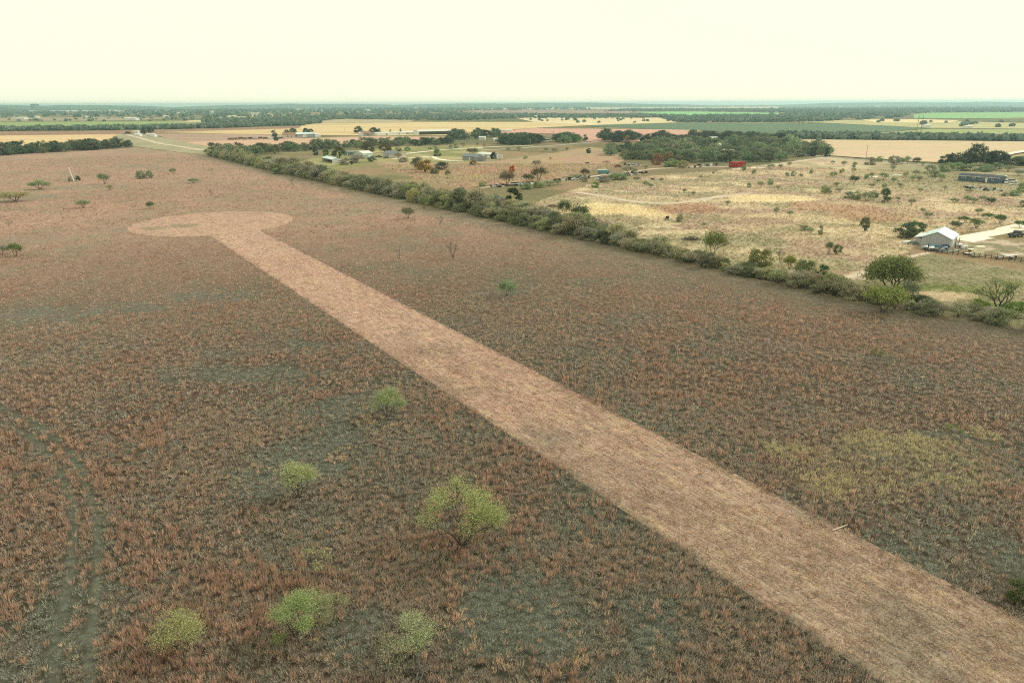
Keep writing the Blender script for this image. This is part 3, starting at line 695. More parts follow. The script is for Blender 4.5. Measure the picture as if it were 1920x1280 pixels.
# --- hedgerow along the meadow
seglen = np.r_[0, np.cumsum(np.hypot(*np.diff(HEDGE, axis=0).T))]
hd_ = HEDGE[-1] - HEDGE[0]; hd_ = hd_ / np.hypot(*hd_); hn = np.array([-hd_[1], hd_[0]])
if hn @ np.array([1, 1]) < 0: hn = -hn
HCOL = [(.27, .275, .175), (.21, .225, .14), (.34, .35, .185), (.34, .32, .235), (.38, .37, .25), (.28, .295, .17), (.40, .385, .27)]
def hx(s): return np.array([np.interp(s, seglen, HEDGE[:, 0]), np.interp(s, seglen, HEDGE[:, 1])])
s = 8.0
while s < seglen[-1] - 2:
    p = hx(s); px, py = [float(v) for v in to_px(p[0], p[1])]
    dense = 1 - float(ss(900, 1350, np.array(px)))
    size = 7.9 * dense + 4.8 * (1 - dense); rows = 3 if dense > .55 else 2 if px < 1600 else 1 + (random.random() < .5)
    for r_ in range(rows):
        gap = .03
        if random.random() < gap: continue
        q = p + hn * (size * .35 + r_ * size * (.62 if dense > .5 else .55) + random.uniform(-.8, .8)) + hd_ * random.uniform(-1.4, 1.4)
        sz = size * random.uniform(.75, 1.3) * (1.0 if r_ else .85)
        kind = 'shrub' if px < 1000 else ('shrubnear' if random.random() < .55 else 'mesq')
        t = tree(kind, xy=q, size=sz, col=random.choice(HCOL), name='hedgerow_shrub', cat='shrub', group='shrubs of the long hedgerow beside the meadow', jit=.22,
                 label='dense grey-green shrub in the long hedgerow between meadow and yards')
        t.scale.z *= (.86 if dense > .4 else .78) * random.uniform(.75, 1.25)
    s += size * (.70 if dense > .55 else .62)
# notable trees of the hedgerow
T_('cedar', 962, 392, 30, 38, (.085, .10, .05), name='hedgerow_tree', cat='tree', label='tall dark olive tree standing above the middle of the hedgerow', jit=0)
T_('mesq', 1058, 407, 26, 30, (.13, .16, .08), name='hedgerow_tree', cat='tree', label='upright dark green tree behind the hedgerow beside grey brush', jit=0)
T_('mesq', 1088, 418, 34, 34, (.14, .16, .08), name='hedgerow_tree', cat='tree', label='bushy tree behind the hedgerow, next right of the upright dark one', jit=0)
T_('mesq', 1336, 480, 44, 50, (.22, .25, .11), name='hedgerow_tree', cat='tree', label='feathery pale olive tree rising from the hedgerow beside a brush heap', jit=0)
T_('shrubnear', 1425, 505, 52, 38, (.24, .26, .10), name='hedgerow_tree', cat='tree', label='yellowish feathery bush in the hedgerow left of the bare dark tree', jit=0)
T_('bare', 1463, 494, 22, 30, (.15, .13, .12), name='bare_tree', cat='tree', label='bare dark little tree behind the hedgerow gap', jit=0)
T_('mesq', 1480, 505, 26, 26, (.24, .26, .07), name='hedgerow_tree', cat='tree', label='yellow-green small tree right of the bare dark tree', jit=0)
T_('shrubnear', 1510, 522, 50, 34, (.21, .24, .11), name='hedgerow_tree', cat='tree', label='olive feathery bush in the lower hedgerow', jit=0)
T_('shrubnear', 1540, 526, 26, 28, (.10, .18, .07), name='hedgerow_tree', cat='tree', label='deep green bush left of the pale soil patch', jit=0)
T_('bigmesq', 1668, 545, 100, 64, (.20, .24, .10), name='mesquite_tree', cat='tree', label='big spreading dark green mesquite beside the lawn', jit=0)
T_('mesq', 1655, 586, 72, 52, (.24, .30, .11), name='mesquite_tree', cat='tree', label='light green mesquite with thin trunk leaning out of the hedgerow', jit=0)
T_('mesq', 1700, 565, 40, 40, (.19, .22, .12), name='mesquite_tree', cat='tree', label='greyish bush at the foot of the big spreading mesquite', jit=0)
T_('sparse', 1872, 580, 92, 62, (.22, .27, .09), name='mesquite_tree', cat='tree', label='half bare mesquite with dark forked limbs near the right edge', jit=0)
T_('shrubnear', 1835, 585, 40, 24, (.26, .31, .09), name='shrub', cat='shrub', label='bright yellow-green shrub at the foot of the half bare mesquite', jit=0)
T_('shrubnear', 1905, 590, 46, 24, (.22, .29, .09), name='shrub', cat='shrub', label='bright green shrub right of the half bare mesquite', jit=0)
T_('shrubnear', 1725, 578, 52, 24, (.10, .125, .065), name='shrub', cat='shrub', label='low dark shrub in the hedgerow below the pale soil bank', jit=0)

# --- pasture and yard bushes
def bushes(lst, noun, name='pasture_bush', cat='bush'):
    for b in lst:
        x, y, w_ = b[:3]; h_ = b[3] if len(b) > 3 and b[3] else w_ * random.uniform(.75, 1.05); c = b[4] if len(b) > 4 else random.choice((GREYG, MIDG, (.27, .31, .19), (.33, .36, .21)))
        k = b[5] if len(b) > 5 else random.choice(('mesq', 'mesq', 'shrub'))
        tree(k, x, y, w_, h_, c, name=name, cat=cat, auto=(noun, c))
bushes([(1412, 335, 10, 17), (1404, 352, 9), (1426, 352, 12), (1444, 347, 12), (1458, 357, 11), (1488, 330, 10), (1476, 331, 9), (1502, 333, 9), (1521, 325, 8), (1562, 333, 14), (1578, 325, 9), (1561, 308, 8), (1582, 312, 11),
        (1480, 312, 8), (1463, 316, 9), (1448, 316, 9), (1442, 317, 8), (1568, 350, 10), (1544, 362, 12), (1552, 363, 14), (1455, 404, 11, 15), (1481, 406, 12), (1364, 385, 10), (1274, 416, 14), (1319, 427, 11),
        (1518, 438, 14), (1508, 432, 20, 9), (1537, 439, 9, 16), (1553, 476, 19, 22, (.20, .24, .12)), (1570, 476, 17, 17, (.19, .23, .12)), (1220, 352, 10), (1210, 349, 12), (1314, 335, 7), (1394, 320, 10), (1283, 362, 9), (1300, 366, 8), (1337, 328, 7), (1240, 342, 8),
        (1684, 377, 8), (1725, 360, 8), (1771, 357, 9), (1709, 385, 14), (1740, 410, 15), (1730, 399, 9), (1620, 433, 18, 26, (.20, .20, .12)), (1538, 440, 9), (1834, 402, 14)], 'bush in the dry pasture')
bushes([(1592, 372, 20, 12), (1605, 374, 18, 15), (1624, 376, 24, 15), (1639, 370, 17, 12), (1658, 379, 20, 24, (.14, .17, .09), 'shrub'), (1546, 357, 14, 9), (1573, 360, 12, 7), (1601, 346, 17, 17, (.12, .16, .08)), (1634, 333, 9), (1657, 338, 19, 13), (1646, 344, 8),
        (1675, 343, 12), (1624, 336, 9), (1710, 340, 12), (1698, 332, 9), (1723, 340, 12), (1717, 330, 12), (1764, 341, 16, 15), (1751, 332, 14), (1743, 325, 22, 15), (1673, 321, 10, 12), (1687, 352, 10), (1658, 352, 9), (1634, 352, 12, 8),
        (1602, 314, 10), (1631, 309, 24, 13, DUSK), (1649, 303, 14, 9), (1676, 309, 22, 16, DUSK), (1690, 308, 18, 12), (1701, 307, 14), (1718, 307, 14, 11, (.10, .11, .08)), (1730, 311, 11), (1601, 322, 9)], 'bush in the weedy paddock', 'paddock_bush')
bushes([(1775, 322, 30, 16, MIDG, 'shrub'), (1795, 320, 28, 14, MIDG, 'shrub'), (1818, 321, 28, 12, MIDG, 'shrub'), (1848, 322, 26, 13, MIDG, 'shrub'), (1868, 320, 22, 14, MIDG, 'shrub'), (1890, 322, 20, 12), (1910, 330, 16, 12), (1914, 360, 18, 16), (1902, 367, 22, 10), (1884, 368, 14, 7, DUSK),
        (1816, 362, 14, 7), (1789, 380, 14, 9), (1812, 380, 14, 13), (1824, 381, 16, 10), (1841, 378, 12, 11), (1855, 384, 19, 14, (.12, .15, .08)), (1916, 388, 12, 12)], 'bush around the blue mobile home', 'yard_bush')
bushes([(1851, 410, 20, 10, (.13, .20, .08), 'mesq'), (1875, 419, 21, 17, (.13, .19, .08), 'mesq'), (1806, 417, 19, 12, (.13, .18, .08), 'mesq'), (1830, 428, 30, 17, (.15, .19, .08), 'mesq'), (1789, 430, 18, 15, (.15, .17, .11), 'mesq'), (1912, 427, 20, 14, (.12, .19, .08), 'mesq'),
        (1697, 446, 40, 26, (.14, .16, .09), 'shrub'), (1716, 438, 34, 22, (.11, .17, .07), 'shrub')], 'tree near the gravel drive', 'yard_tree', 'tree')
bushes([(636, 297, 24, 22, (.14, .14, .07), 'oak'), (611, 292, 12, 12, (.16, .19, .08), 'shrub'), (592, 291, 9, 14, (.10, .12, .10), 'cedar'), (690, 288, 26, 20, (.15, .13, .08), 'oak'), (723, 286, 24, 17, (.16, .14, .07), 'oak'), (748, 283, 13, 7), (764, 283, 13, 7),
        (820, 293, 15, 12, (.15, .19, .10), 'shrub'), (747, 300, 13, 14, DUSK, 'mesq'), (670, 305, 30, 15, DUSK, 'shrub'), (698, 303, 14, 10, (.15, .18, .10), 'shrub'), (756, 304, 20, 8, DUSK, 'shrub'), (645, 309, 18, 9, DUSK, 'shrub'),
        (886, 291, 22, 13, (.20, .20, .13), 'mesq'), (937, 301, 12, 12, DUSK, 'bare'), (888, 309, 14, 8, (.27, .18, .08), 'shrub'), (846, 280, 10, 8), (855, 278, 8, 9), (869, 276, 9, 10, OLV), (895, 275, 7, 7), (908, 274, 5, 5), (816, 279, 10, 5), (806, 280, 7, 4)], 'tree around the farm yards', 'yard_tree', 'tree')
tree('topiary', 926, 298, 13, 12, (.030, .045, .025), name='round_tree', label='very dark ball-shaped tree beside the long white shed', jit=0)
tree('shrub', 783, 318, 26, 22, (.20, .19, .13), name='autumn_tree', cat='tree', label='greyish half bare bush left of the yellow-orange one', jit=0)
tree('oak', 797, 323, 30, 22, (.33, .24, .07), name='autumn_tree', cat='tree', label='yellow-orange autumn tree behind the hedgerow', jit=0)
tree('shrub', 828, 318, 28, 13, (.12, .13, .08), name='yard_shrub', cat='shrub', label='dark low shrub right of the yellow-orange tree', jit=0)
tree('mesq', 839, 335, 11, 15, (.22, .23, .12), name='yard_tree', cat='tree', label='small upright sapling below the dark low shrub', jit=0)
tree('shrub', 815, 326, 18, 10, (.2, .22, .12), name='yard_shrub', cat='shrub', label='olive shrub at the foot of the yellow-orange tree', jit=0)
tree('mesq', 951, 347, 30, 26, (.22, .19, .12), name='autumn_tree', cat='tree', label='brown half bare tree on the junk lined track', jit=0)
tree('oak', 960, 328, 11, 17, (.50, .16, .06), name='autumn_tree', cat='tree', label='small bright orange tree behind the brown half bare one', jit=0)
tree('mesq', 1010, 340, 32, 24, (.13, .12, .06), name='yard_tree', cat='tree', label='dark olive round tree beside the junk lined track', jit=0)
tree('mesq', 990, 342, 22, 15, (.15, .14, .08), name='yard_tree', cat='tree', label='smaller dark tree left of the dark olive round tree', jit=0)
bushes([(1006, 313, 16, 13, DUSK, 'mesq'), (1096, 331, 17, 15, (.13, .11, .08), 'mesq'), (973, 283, 12, 8), (953, 283, 9, 6), (1024, 284, 9, 7), (1040, 286, 14, 9, DUSK), (1063, 282, 6, 6), (985, 298, 8, 5), (1032, 300, 6, 5),
        (1115, 352, 16, 10, (.22, .33, .10), 'shrub'), (1133, 342, 24, 12, DUSK, 'shrub'), (1150, 338, 20, 12), (1165, 337, 26, 13, MIDG, 'shrub'), (1176, 324, 20, 13, DUSK, 'mesq'), (1080, 336, 14, 8), (1010, 352, 24, 12, MIDG, 'shrub'), (1030, 348, 20, 10), (985, 355, 22, 12, MIDG, 'shrub'), (1045, 347, 14, 9),
        (1096, 341, 12, 9, DUSK), (905, 350, 16, 10), (1190, 324, 12, 8, DUSK), (1210, 318, 12, 8), (1255, 314, 14, 11), (1268, 311, 12, 10), (1312, 314, 11, 10, (.12, .10, .08), 'bare')], 'bush beside the junk lined track', 'track_bush')
tree('cedar', 1104, 287, 9, 8, (.03, .035, .03), name='cedar_tree', cat='tree', label='tiny near-black cedar left of the big wood', jit=0)
tree('cedar', 1524, 293, 13, 24, (.085, .12, .08), name='cedar_tree', cat='tree', label='tall pointed cedar near the right end of the wood', jit=0)
tree('cedar', 1551, 294, 11, 17, (.075, .11, .075), name='cedar_tree', cat='tree', label='pointed cedar standing last at the right end of the wood', jit=0)
for (x, y, w_, h_, c, l) in ((1231, 309, 20, 19, (.33, .18, .10), 'rust-orange tree at the front edge of the wood'), (1252, 305, 26, 18, (.28, .20, .13), 'brown tree right behind the rust-orange one'), (1272, 306, 26, 15, (.21, .19, .13), 'grey-brown tree at the front edge of the wood'),
                             (1258, 313, 30, 14, MIDG, 'low green bush in front of the brown trees of the wood'), (1280, 315, 22, 13, OLV, 'olive bush in front of the grey-brown tree'), (1176, 268, 11, 12, (.36, .24, .14), 'tan autumn tree before the far oak clump')):
    tree('shrub', x, y, w_, h_, c, name='autumn_tree', cat='tree', label=l, jit=0)

# --- woods whose trees can be told apart
def mask_trees(poly, step, size, cols, name, label, group, kind='oak', zf=1.0, limit=400):
    P = PG(*poly); x0, y0 = P.min(0); x1, y1 = P.max(0); n = 0
    for yy in np.arange(y0, y1, step):
        for xx in np.arange(x0, x1, step):
            q = np.array([xx + random.uniform(-.42, .42) * step, yy + random.uniform(-.42, .42) * step])
            if not inpoly(q[:1], q[1:], P)[0]: continue
            t = tree(kind, xy=q, size=size * random.uniform(.8, 1.3), col=random.choice(cols), name=name, cat='tree', group=group, label=label, jit=.3); t.scale.z *= zf
            n += 1
            if n > limit: return n
    return n
WOODC = [(.22, .28, .165), (.18, .225, .14), (.27, .33, .18), (.27, .28, .195), (.145, .17, .115)]
print('wood', mask_trees([(1122, 290), (1150, 282), (1230, 275), (1215, 268), (1240, 265), (1340, 263), (1420, 263), (1478, 267), (1490, 272), (1560, 281), (1552, 290), (1480, 300), (1400, 307), (1290, 307), (1240, 300), (1190, 296)],
    15.0, 11.5, WOODC, 'wood_tree', 'green tree in the big wood behind the red container', 'trees of the big wood', zf=.78),
 mask_trees([(1240, 304), (1180, 301), (1165, 296), (1240, 295)], 11, 10, WOODC, 'wood_tree', 'green tree in the big wood behind the red container', 'trees of the big wood', zf=.8),
 mask_trees([(1205, 268), (1220, 262), (1262, 262), (1270, 268), (1240, 272)], 14, 15, [(.085, .10, .07), (.10, .12, .08)], 'oak_tree', 'very dark round oak at the left back of the big wood', 'dark oaks behind the big wood', zf=.75),
 mask_trees([(1290, 262), (1420, 261), (1478, 265), (1484, 269), (1290, 267)], 18, 14, [(.09, .105, .075), (.11, .13, .09)], 'oak_tree', 'dark oak along the far side of the big wood', 'dark oaks along the far edge of the wood', zf=.75),
 mask_trees([(1120, 266), (1130, 262), (1188, 260), (1190, 264), (1160, 267)], 17, 17, [(.105, .135, .09), (.125, .15, .09)], 'oak_tree', 'dark oak in the clump left of the big wood', 'oaks of the clump left of the wood', zf=.72),
 mask_trees([(938, 270), (960, 264), (1010, 262), (1020, 268), (975, 273), (950, 273)], 12.5, 14, [(.12, .165, .11), (.14, .18, .115), (.10, .13, .09)], 'grove_tree', 'dark green tree in the grove left of the white camper', 'trees of the grove by the white camper', zf=.8),
 mask_trees([(1032, 267), (1045, 262), (1082, 261), (1084, 267), (1050, 269)], 13, 13, [(.13, .175, .11), (.17, .25, .10)], 'grove_tree', 'green tree in the grove right of the white camper', 'trees of the grove right of the camper', zf=.75),
 mask_trees([(845, 260), (930, 252), (935, 257), (900, 261), (850, 264)], 20, 14, [(.13, .17, .115), (.15, .19, .12)], 'grove_tree', 'green tree around the white trailers near the long barn', 'trees around the far white trailers', zf=.75),
 mask_trees([(400, 290), (385, 286), (470, 283), (560, 279), (700, 271), (770, 268), (768, 272), (700, 276), (600, 281), (520, 288), (470, 297), (440, 299)], 15, 11.5, [(.20, .25, .13), (.17, .21, .125), (.20, .21, .14)], 'belt_tree', 'green tree in the belt behind the small farm houses', 'trees of the belt behind the houses', zf=.75),
 mask_trees([(770, 271), (845, 267), (842, 271), (770, 275)], 14, 11, [(.14, .175, .115), (.16, .19, .13)], 'belt_tree', 'dark tree at the right end of the belt behind the houses', 'trees at the right end of the belt', zf=.75),
 mask_trees([(-40, 292), (0, 288), (40, 287), (130, 281), (245, 274), (248, 277), (130, 285), (0, 292), (-40, 296)], 9.0, 10.5, [(.14, .185, .115), (.12, .16, .10), (.16, .18, .12)], 'treeline_tree', 'green tree in the treeline at the far left of the meadow', 'trees of the left treeline', zf=.95))
for (x, y, w_, h_, v) in ((1775, 309, 30, 18, 0), (1792, 310, 34, 22, 1), (1812, 309, 34, 20, 2), (1829, 303, 40, 30, 3), (1850, 311, 36, 26, 4), (1866, 311, 38, 26, 0), (1880, 308, 26, 20, 1)):
    tree('oak', x, y, w_, h_, (.07, .09, .055), name='oak_tree', cat='tree', auto=('oak in the dark clump', (.07, .09, .055)), var=v)
for (x, y, w_, h_) in ((1893, 313, 22, 14), (1908, 313, 28, 18), (1925, 313, 30, 22)): tree('shrub', x, y, w_, h_, (.11, .13, .08), name='oak_tree', cat='tree', auto=('tree by the right edge beyond the mobile home', (.11, .13, .08)))
for (x, y, w_, h_) in ((672, 251, 17, 13), (700, 251, 17, 11), (710, 251, 10, 9), (515, 258, 11, 13), (538, 252, 11, 8), (550, 250, 14, 9), (574, 250, 12, 9), (583, 250, 10, 8), (732, 249, 4, 6), (751, 248, 4, 6), (282, 250, 14, 11), (270, 251, 12, 8), (240, 252, 10, 5), (1098, 264, 9, 11), (518, 265, 8, 9)):
    tree('oak', x, y, w_, h_, (.07, .10, .065), name='farm_tree', cat='tree', auto=('tree by the far farmsteads', (.07, .10, .065)))

# --- far woods that read as one mass
def far_wood(name, polys, step, size, cols, label):
    parts = []
    for poly in polys:
        P = PG(*poly); x0, y0 = P.min(0); x1, y1 = P.max(0)
        n = int((x1 - x0) * (y1 - y0) / step ** 2); n = min(n, 200000)
        q = np.c_[rng.uniform(x0, x1, n), rng.uniform(y0, y1, n)]; q = q[inpoly(q[:, 0], q[:, 1], P)]
        k = len(q); s = size * rng.uniform(.7, 1.35, k)
        nb = 16
        c = np.repeat(np.c_[q, s * .42], nb, 0); v = rng.normal(0, 1, (k * nb, 3)); v /= np.linalg.norm(v, axis=1)[:, None]
        ssz = np.repeat(s, nb)
        ctr = c + v * (ssz * .42)[:, None] * np.array([1, 1, .85]); ctr[:, 2] = np.maximum(ctr[:, 2], ssz * .1) * .66
        a = rng.normal(0, 1, (k * nb, 3)); a -= (a * v).sum(1)[:, None] * v * .7; a /= np.linalg.norm(a, axis=1)[:, None]
        b = np.cross(a, v); b /= np.linalg.norm(b, axis=1)[:, None] + 1e-6
        r_ = (ssz * rng.uniform(.2, .42, k * nb))[:, None]
        V = np.stack([ctr - a * r_, ctr + b * r_ * .8, ctr + a * r_, ctr - b * r_ * .8], 1).reshape(-1, 3)
        ci = np.array(cols)[rng.integers(0, len(cols), k)]; cc = np.repeat(ci, nb, 0) * rng.uniform(.7, 1.35, (k * nb, 1))
        parts.append((V, np.arange(k * nb * 4).reshape(-1, 4), np.repeat(cc[:, None], 4, 1).reshape(-1, 3)))
    o = join(name, parts, M['blade']); tag(o, label, 'woodland', kind='stuff'); return len(parts)
DG = [(.16, .21, .165), (.19, .235, .17), (.13, .175, .14), (.21, .25, .19)]
far_wood('far_treeline', [[(-60, 247), (0, 246.5), (200, 244.5), (400, 241), (520, 236.5), (600, 232), (585, 230), (400, 237.5), (200, 242), (-60, 243.5)]], 8, 10, DG, 'long dark treeline across the far fields at the left')
far_wood('far_treeline', [[(520, 236), (570, 235.5), (568, 233.5), (520, 234)], [(1463, 257), (1480, 256), (1700, 259), (1990, 262.5), (1990, 266), (1700, 264), (1500, 262), (1470, 261)]], 8, 10, DG, 'straight dark treeline across the fields at the right')
far_wood('far_woodland', [[(380, 229), (560, 222.5), (700, 221), (640, 223), (560, 230), (400, 234)], [(560, 222), (860, 216), (1000, 216), (1250, 219), (1250, 221), (960, 222), (860, 226), (640, 224)], [(1230, 219.5), (1420, 219), (1580, 224), (1560, 228), (1380, 230), (1270, 229.5)]], 17, 12, DG, 'dark band of woodland behind the golden fields')
far_wood('far_woodland', [[(1430, 219), (1500, 214), (1700, 212), (1712, 222), (1600, 224.5)], [(1470, 212), (1480, 205), (1990, 203.5), (1990, 209.5), (1740, 211.5), (1700, 215), (1500, 216)], [(1130, 209), (1180, 205.5), (1480, 206), (1480, 211.5), (1300, 208.5)]], 38, 14, DG, 'blue-grey woodland behind the bright green fields')
far_wood('far_woodland', [[(-60, 221), (0, 219), (330, 220), (560, 212), (1130, 205.5), (1130, 206.5), (880, 207), (860, 215), (560, 221), (400, 226), (330, 221)], [(-60, 218), (-60, 207), (300, 207), (700, 203), (1100, 202.5), (1100, 205), (560, 211.5), (330, 219.5)]], 84, 16, DG, 'wide far woodland below the horizon')
far_wood('scattered_scrub', [[(960, 221), (1230, 220), (1260, 229), (1110, 233), (1020, 228)]], 85, 8, DG, 'loose dark scrub dotted over the pale far pasture')
far_wood('scattered_scrub', [[(-60, 222), (400, 222), (400, 227), (-60, 229)], [(1600, 226), (1990, 226), (1990, 242), (1760, 240)], [(1900, 235), (1770, 233), (1770, 238), (1900, 240)], [(1130, 206), (1900, 198.5), (1900, 203), (1200, 206)]], 85, 9, DG, 'loose scrub and hedges dotted over the distant fields')

# ------------------------------------------------------------------ buildings
def frame(p0, p1):
    a, b = at(*p0), at(*p1); d = b - a; return a, float(np.hypot(*d)), math.atan2(d[1], d[0])
def gable(name, label, p0, p1, depth, h, rise, wall, roof, wins=(), doors=(), over=.35, axis='x', cat='house', trim='white', group=None, extra=None, L=None, endwin=(), open_front=False):
    """front wall runs p0->p1 (as seen), depth goes away; local x along the front, y away from the camera"""
    a, Lr, rz = frame(p0, p1); L = L or Lr
    r = root(name, a, rz, label=label, cat=cat, group=group)
    b = MB()
    if axis == 'x': prof = [(0, 0), (depth, 0), (depth, h), (depth / 2, h + rise), (0, h)]; 
    if axis == 'x':
        if open_front:
            b.prism([(.2, h - .5), (.35, h - .5), (.35, h), (.2, h)], 0, L)
            b.box(0, .15, 0, depth, 0, h); b.box(L - .15, L, 0, depth, 0, h); b.box(.15, L - .15, depth - .15, depth, 0, h)
            b.prism([(0.3, h), (depth - .1, h), (depth / 2, h + rise - .1)], 0, .15); b.prism([(0.3, h), (depth - .1, h), (depth / 2, h + rise - .1)], L - .15, L)
        else: b.prism(prof, 0, L)
    else:
        vs = [(0, 0), (L, 0), (L, h), (L / 2, h + rise), (0, h)]; n = 5
        V = [(x, 0, z) for x, z in vs] + [(x, depth, z) for x, z in vs]
        b.add(V, [tuple(range(n)), tuple(range(n, 2 * n))[::-1]] + [((i + 1) % n, i, n + i, n + (i + 1) % n) for i in range(n)])
    b.build('wall', wall, r)
    q = MB(); t = .12; o = over
    if axis == 'x':
        k = rise / (depth / 2)
        for s_ in (0, 1):
            e = [(-o, h - k * o), (depth / 2, h + rise), (depth / 2, h + rise + t), (-o, h - k * o + t)]
            e = [(y if not s_ else depth - y, z + .02) for y, z in e]
            q.prism(e, -o, L + o)
    else:
        k = rise / (L / 2)
        for s_ in (0, 1):
            e = [(-o, h - k * o), (L / 2, h + rise), (L / 2, h + rise + t), (-o, h - k * o + t)]
            e = [(x if not s_ else L - x, z + .02) for x, z in e]
            V = [(x, -o, z) for x, z in e] + [(x, depth + o, z) for x, z in e]
            q.add(V, [(0, 1, 2, 3), (7, 6, 5, 4), (0, 4, 5, 1), (1, 5, 6, 2), (2, 6, 7, 3), (3, 7, 4, 0)])
    q.build('roof', roof, r)
    for (u, wd, z0, z1) in wins:
        f = MB(); f.box(u, u + wd, -.06, -.003, z0, z1); fo = f.build('window', M[trim], r)
        g = MB(); g.box(u + .1, u + wd / 2 - .04, -.09, -.062, z0 + .1, z1 - .1); g.box(u + wd / 2 + .04, u + wd - .1, -.09, -.062, z0 + .1, z1 - .1); g.build('pane', M['glass'], fo)
    for (v, wd, z0, z1) in endwin:
        f = MB(); f.box(L + .003, L + .06, v, v + wd, z0, z1); fo = f.build('window', M[trim], r)
        g = MB(); g.box(L + .062, L + .09, v + .1, v + wd - .1, z0 + .1, z1 - .1); g.build('pane', M['glass'], fo)
    for (u, wd, hh, mat_) in doors:
        f = MB(); f.box(u, u + wd, -.07, -.004, .05, hh); do = f.build('door', M[mat_], r)
        MB().box(u + wd - .2, u + wd - .1, -.12, -.072, 1.0, 1.12).build('handle', M['steel'], do)
    if extra: extra(r, L, depth, h)
    return r
# slate blue mobile home
def mh_extra(r, L, D, h):
    b = MB(); b.box(.2, L - .2, .1, D - .1, -.0, .35); 
    for k in range(5): r_ = MB()
    st = MB()
    for k in range(4): st.box(L * .60, L * .60 + 1.8, -1.5 + k * .35, 0 - .08, 0, .18 + k * .17)
    st.build('step', M['wood'], r)
    MB().box(L - 5.5, L + .2, D * .5, D + 1.6, h + .55, h + .75).build('porch_roof', M['whiteroof'], r)
    f = MB(); f.box(-.35, L + .35, -.42, -.36, h - .28, h - .05); f.build('fascia', M['white'], r)
gable('mobile_home', 'long slate blue mobile home with dark roof and white door', (1795.5, 339), (1872, 345), 8.2, 3.1, 1.0, M['bluewall'], M['darkroof'],
      wins=((1.6, 1.4, 1.5, 2.5), (3.4, .6, 1.3, 2.6), (7.2, 1.5, 1.6, 2.4), (10.4, 2.2, 1.5, 2.6), (16.6, 1.2, 1.2, 2.7)), doors=((13.6, 1.1, 2.6, 'white'),), extra=mh_extra, endwin=((2.5, 1.2, 1.5, 2.4),))
# metal barn with pale roof: gable wall towards the camera
def barn_extra(r, L, D, h):
    b = MB(); 
    for k in range(1, 12): b.box(k * L / 12 - .03, k * L / 12 + .03, -.05, -.003, 0, h + min(k, 12 - k) * .26)
    b.build('wall_rib', M['steel'], r)
    l_ = MB(); l_.box(-2.0, -.02, 1.0, D - 2, 0, 2.2); l_.build('lean_to', M['tinwall'], r)
    q = MB(); q.add([(-2.3, .7, 2.35), (-.05, .7, 2.75), (-.05, D - 1.6, 2.75), (-2.3, D - 1.6, 2.35), (-2.3, .7, 2.43), (-.05, .7, 2.83), (-.05, D - 1.6, 2.83), (-2.3, D - 1.6, 2.43)],
        [(3, 2, 1, 0), (4, 5, 6, 7), (0, 1, 5, 4), (1, 2, 6, 5), (2, 3, 7, 6), (3, 0, 4, 7)]); q.build('lean_to_roof', M['whiteroof'], r)
    MB().box(L + .004, L + .07, 2.0, 5.6, .05, 2.6).build('door', M['white'], r)
gable('metal_barn', 'metal barn with grey ribbed end wall and pale blue-white roof', (1726, 461), (1781, 467), 11.5, 2.9, 1.8, M['tinwall'], M['tinroof'], axis='y', cat='barn', extra=barn_extra, over=.3)
gable('farmhouse', 'white house with pale green wall and grey roof between two brown trees', (664, 294), (682, 295), 11, 2.9, 1.8, M['mintwall'], M['whiteroof'], axis='y', wins=((2.0, 1.1, 1.1, 2.1), (4.6, 1.1, 1.1, 2.1)), doors=((3.4, .9, 2.1, 'white'),))
gable('trailer_house', 'low grey trailer house left of the pale green house', (645, 291), (663, 292), 5, 2.7, .6, M['tealwall'], M['greyroof'], wins=((2, 1.2, 1.2, 2.1), (6, 1.2, 1.2, 2.1)), doors=((4.2, .9, 2.1, 'white'),))
gable('farmhouse', 'cream white house with slate grey roof beside the driveway', (718, 294), (742, 296.5), 10, 3.0, 1.9, M['pinkwall'], M['greyroof'], wins=((1.5, 1.0, 1.0, 2.3), (4.0, 1.0, 1.0, 2.3), (9.0, 1.0, 1.0, 2.3)), doors=((6.6, 1.0, 2.2, 'darkroof'),), endwin=((3, 1, 1, 2.2),))
gable('open_shed', 'small tin roofed open shed with dark inside behind the hedgerow', (604, 302), (623, 306), 8, 2.7, 1.0, M['white'], M['tinroof'], cat='shed', open_front=True)
gable('farmhouse', 'grey roofed house with pale porch posts beside the long white shed', (867, 300), (893, 301), 9, 2.8, 1.7, M['greywall'], M['greyroof'], wins=((2, 1.2, 1.1, 2.2), (9, 1.2, 1.1, 2.2), (12, 1.2, 1.1, 2.2)), doors=((6, 1.0, 2.2, 'white'),))
gable('carport', 'grey fronted carport with white frame beside the grey roofed house', (894.5, 303), (911, 302.5), 8, 2.8, 1.4, M['greywall'], M['greyroof'], axis='y', cat='carport', doors=((.5, 4, 2.4, 'greyroof'),))
gable('long_shed', 'long white metal shed left of the ball-shaped dark tree', (894, 295.5), (923, 298), 11, 3.2, 1.0, M['white'], M['whiteroof'], cat='shed', doors=((10, 3, 2.8, 'steel'),))
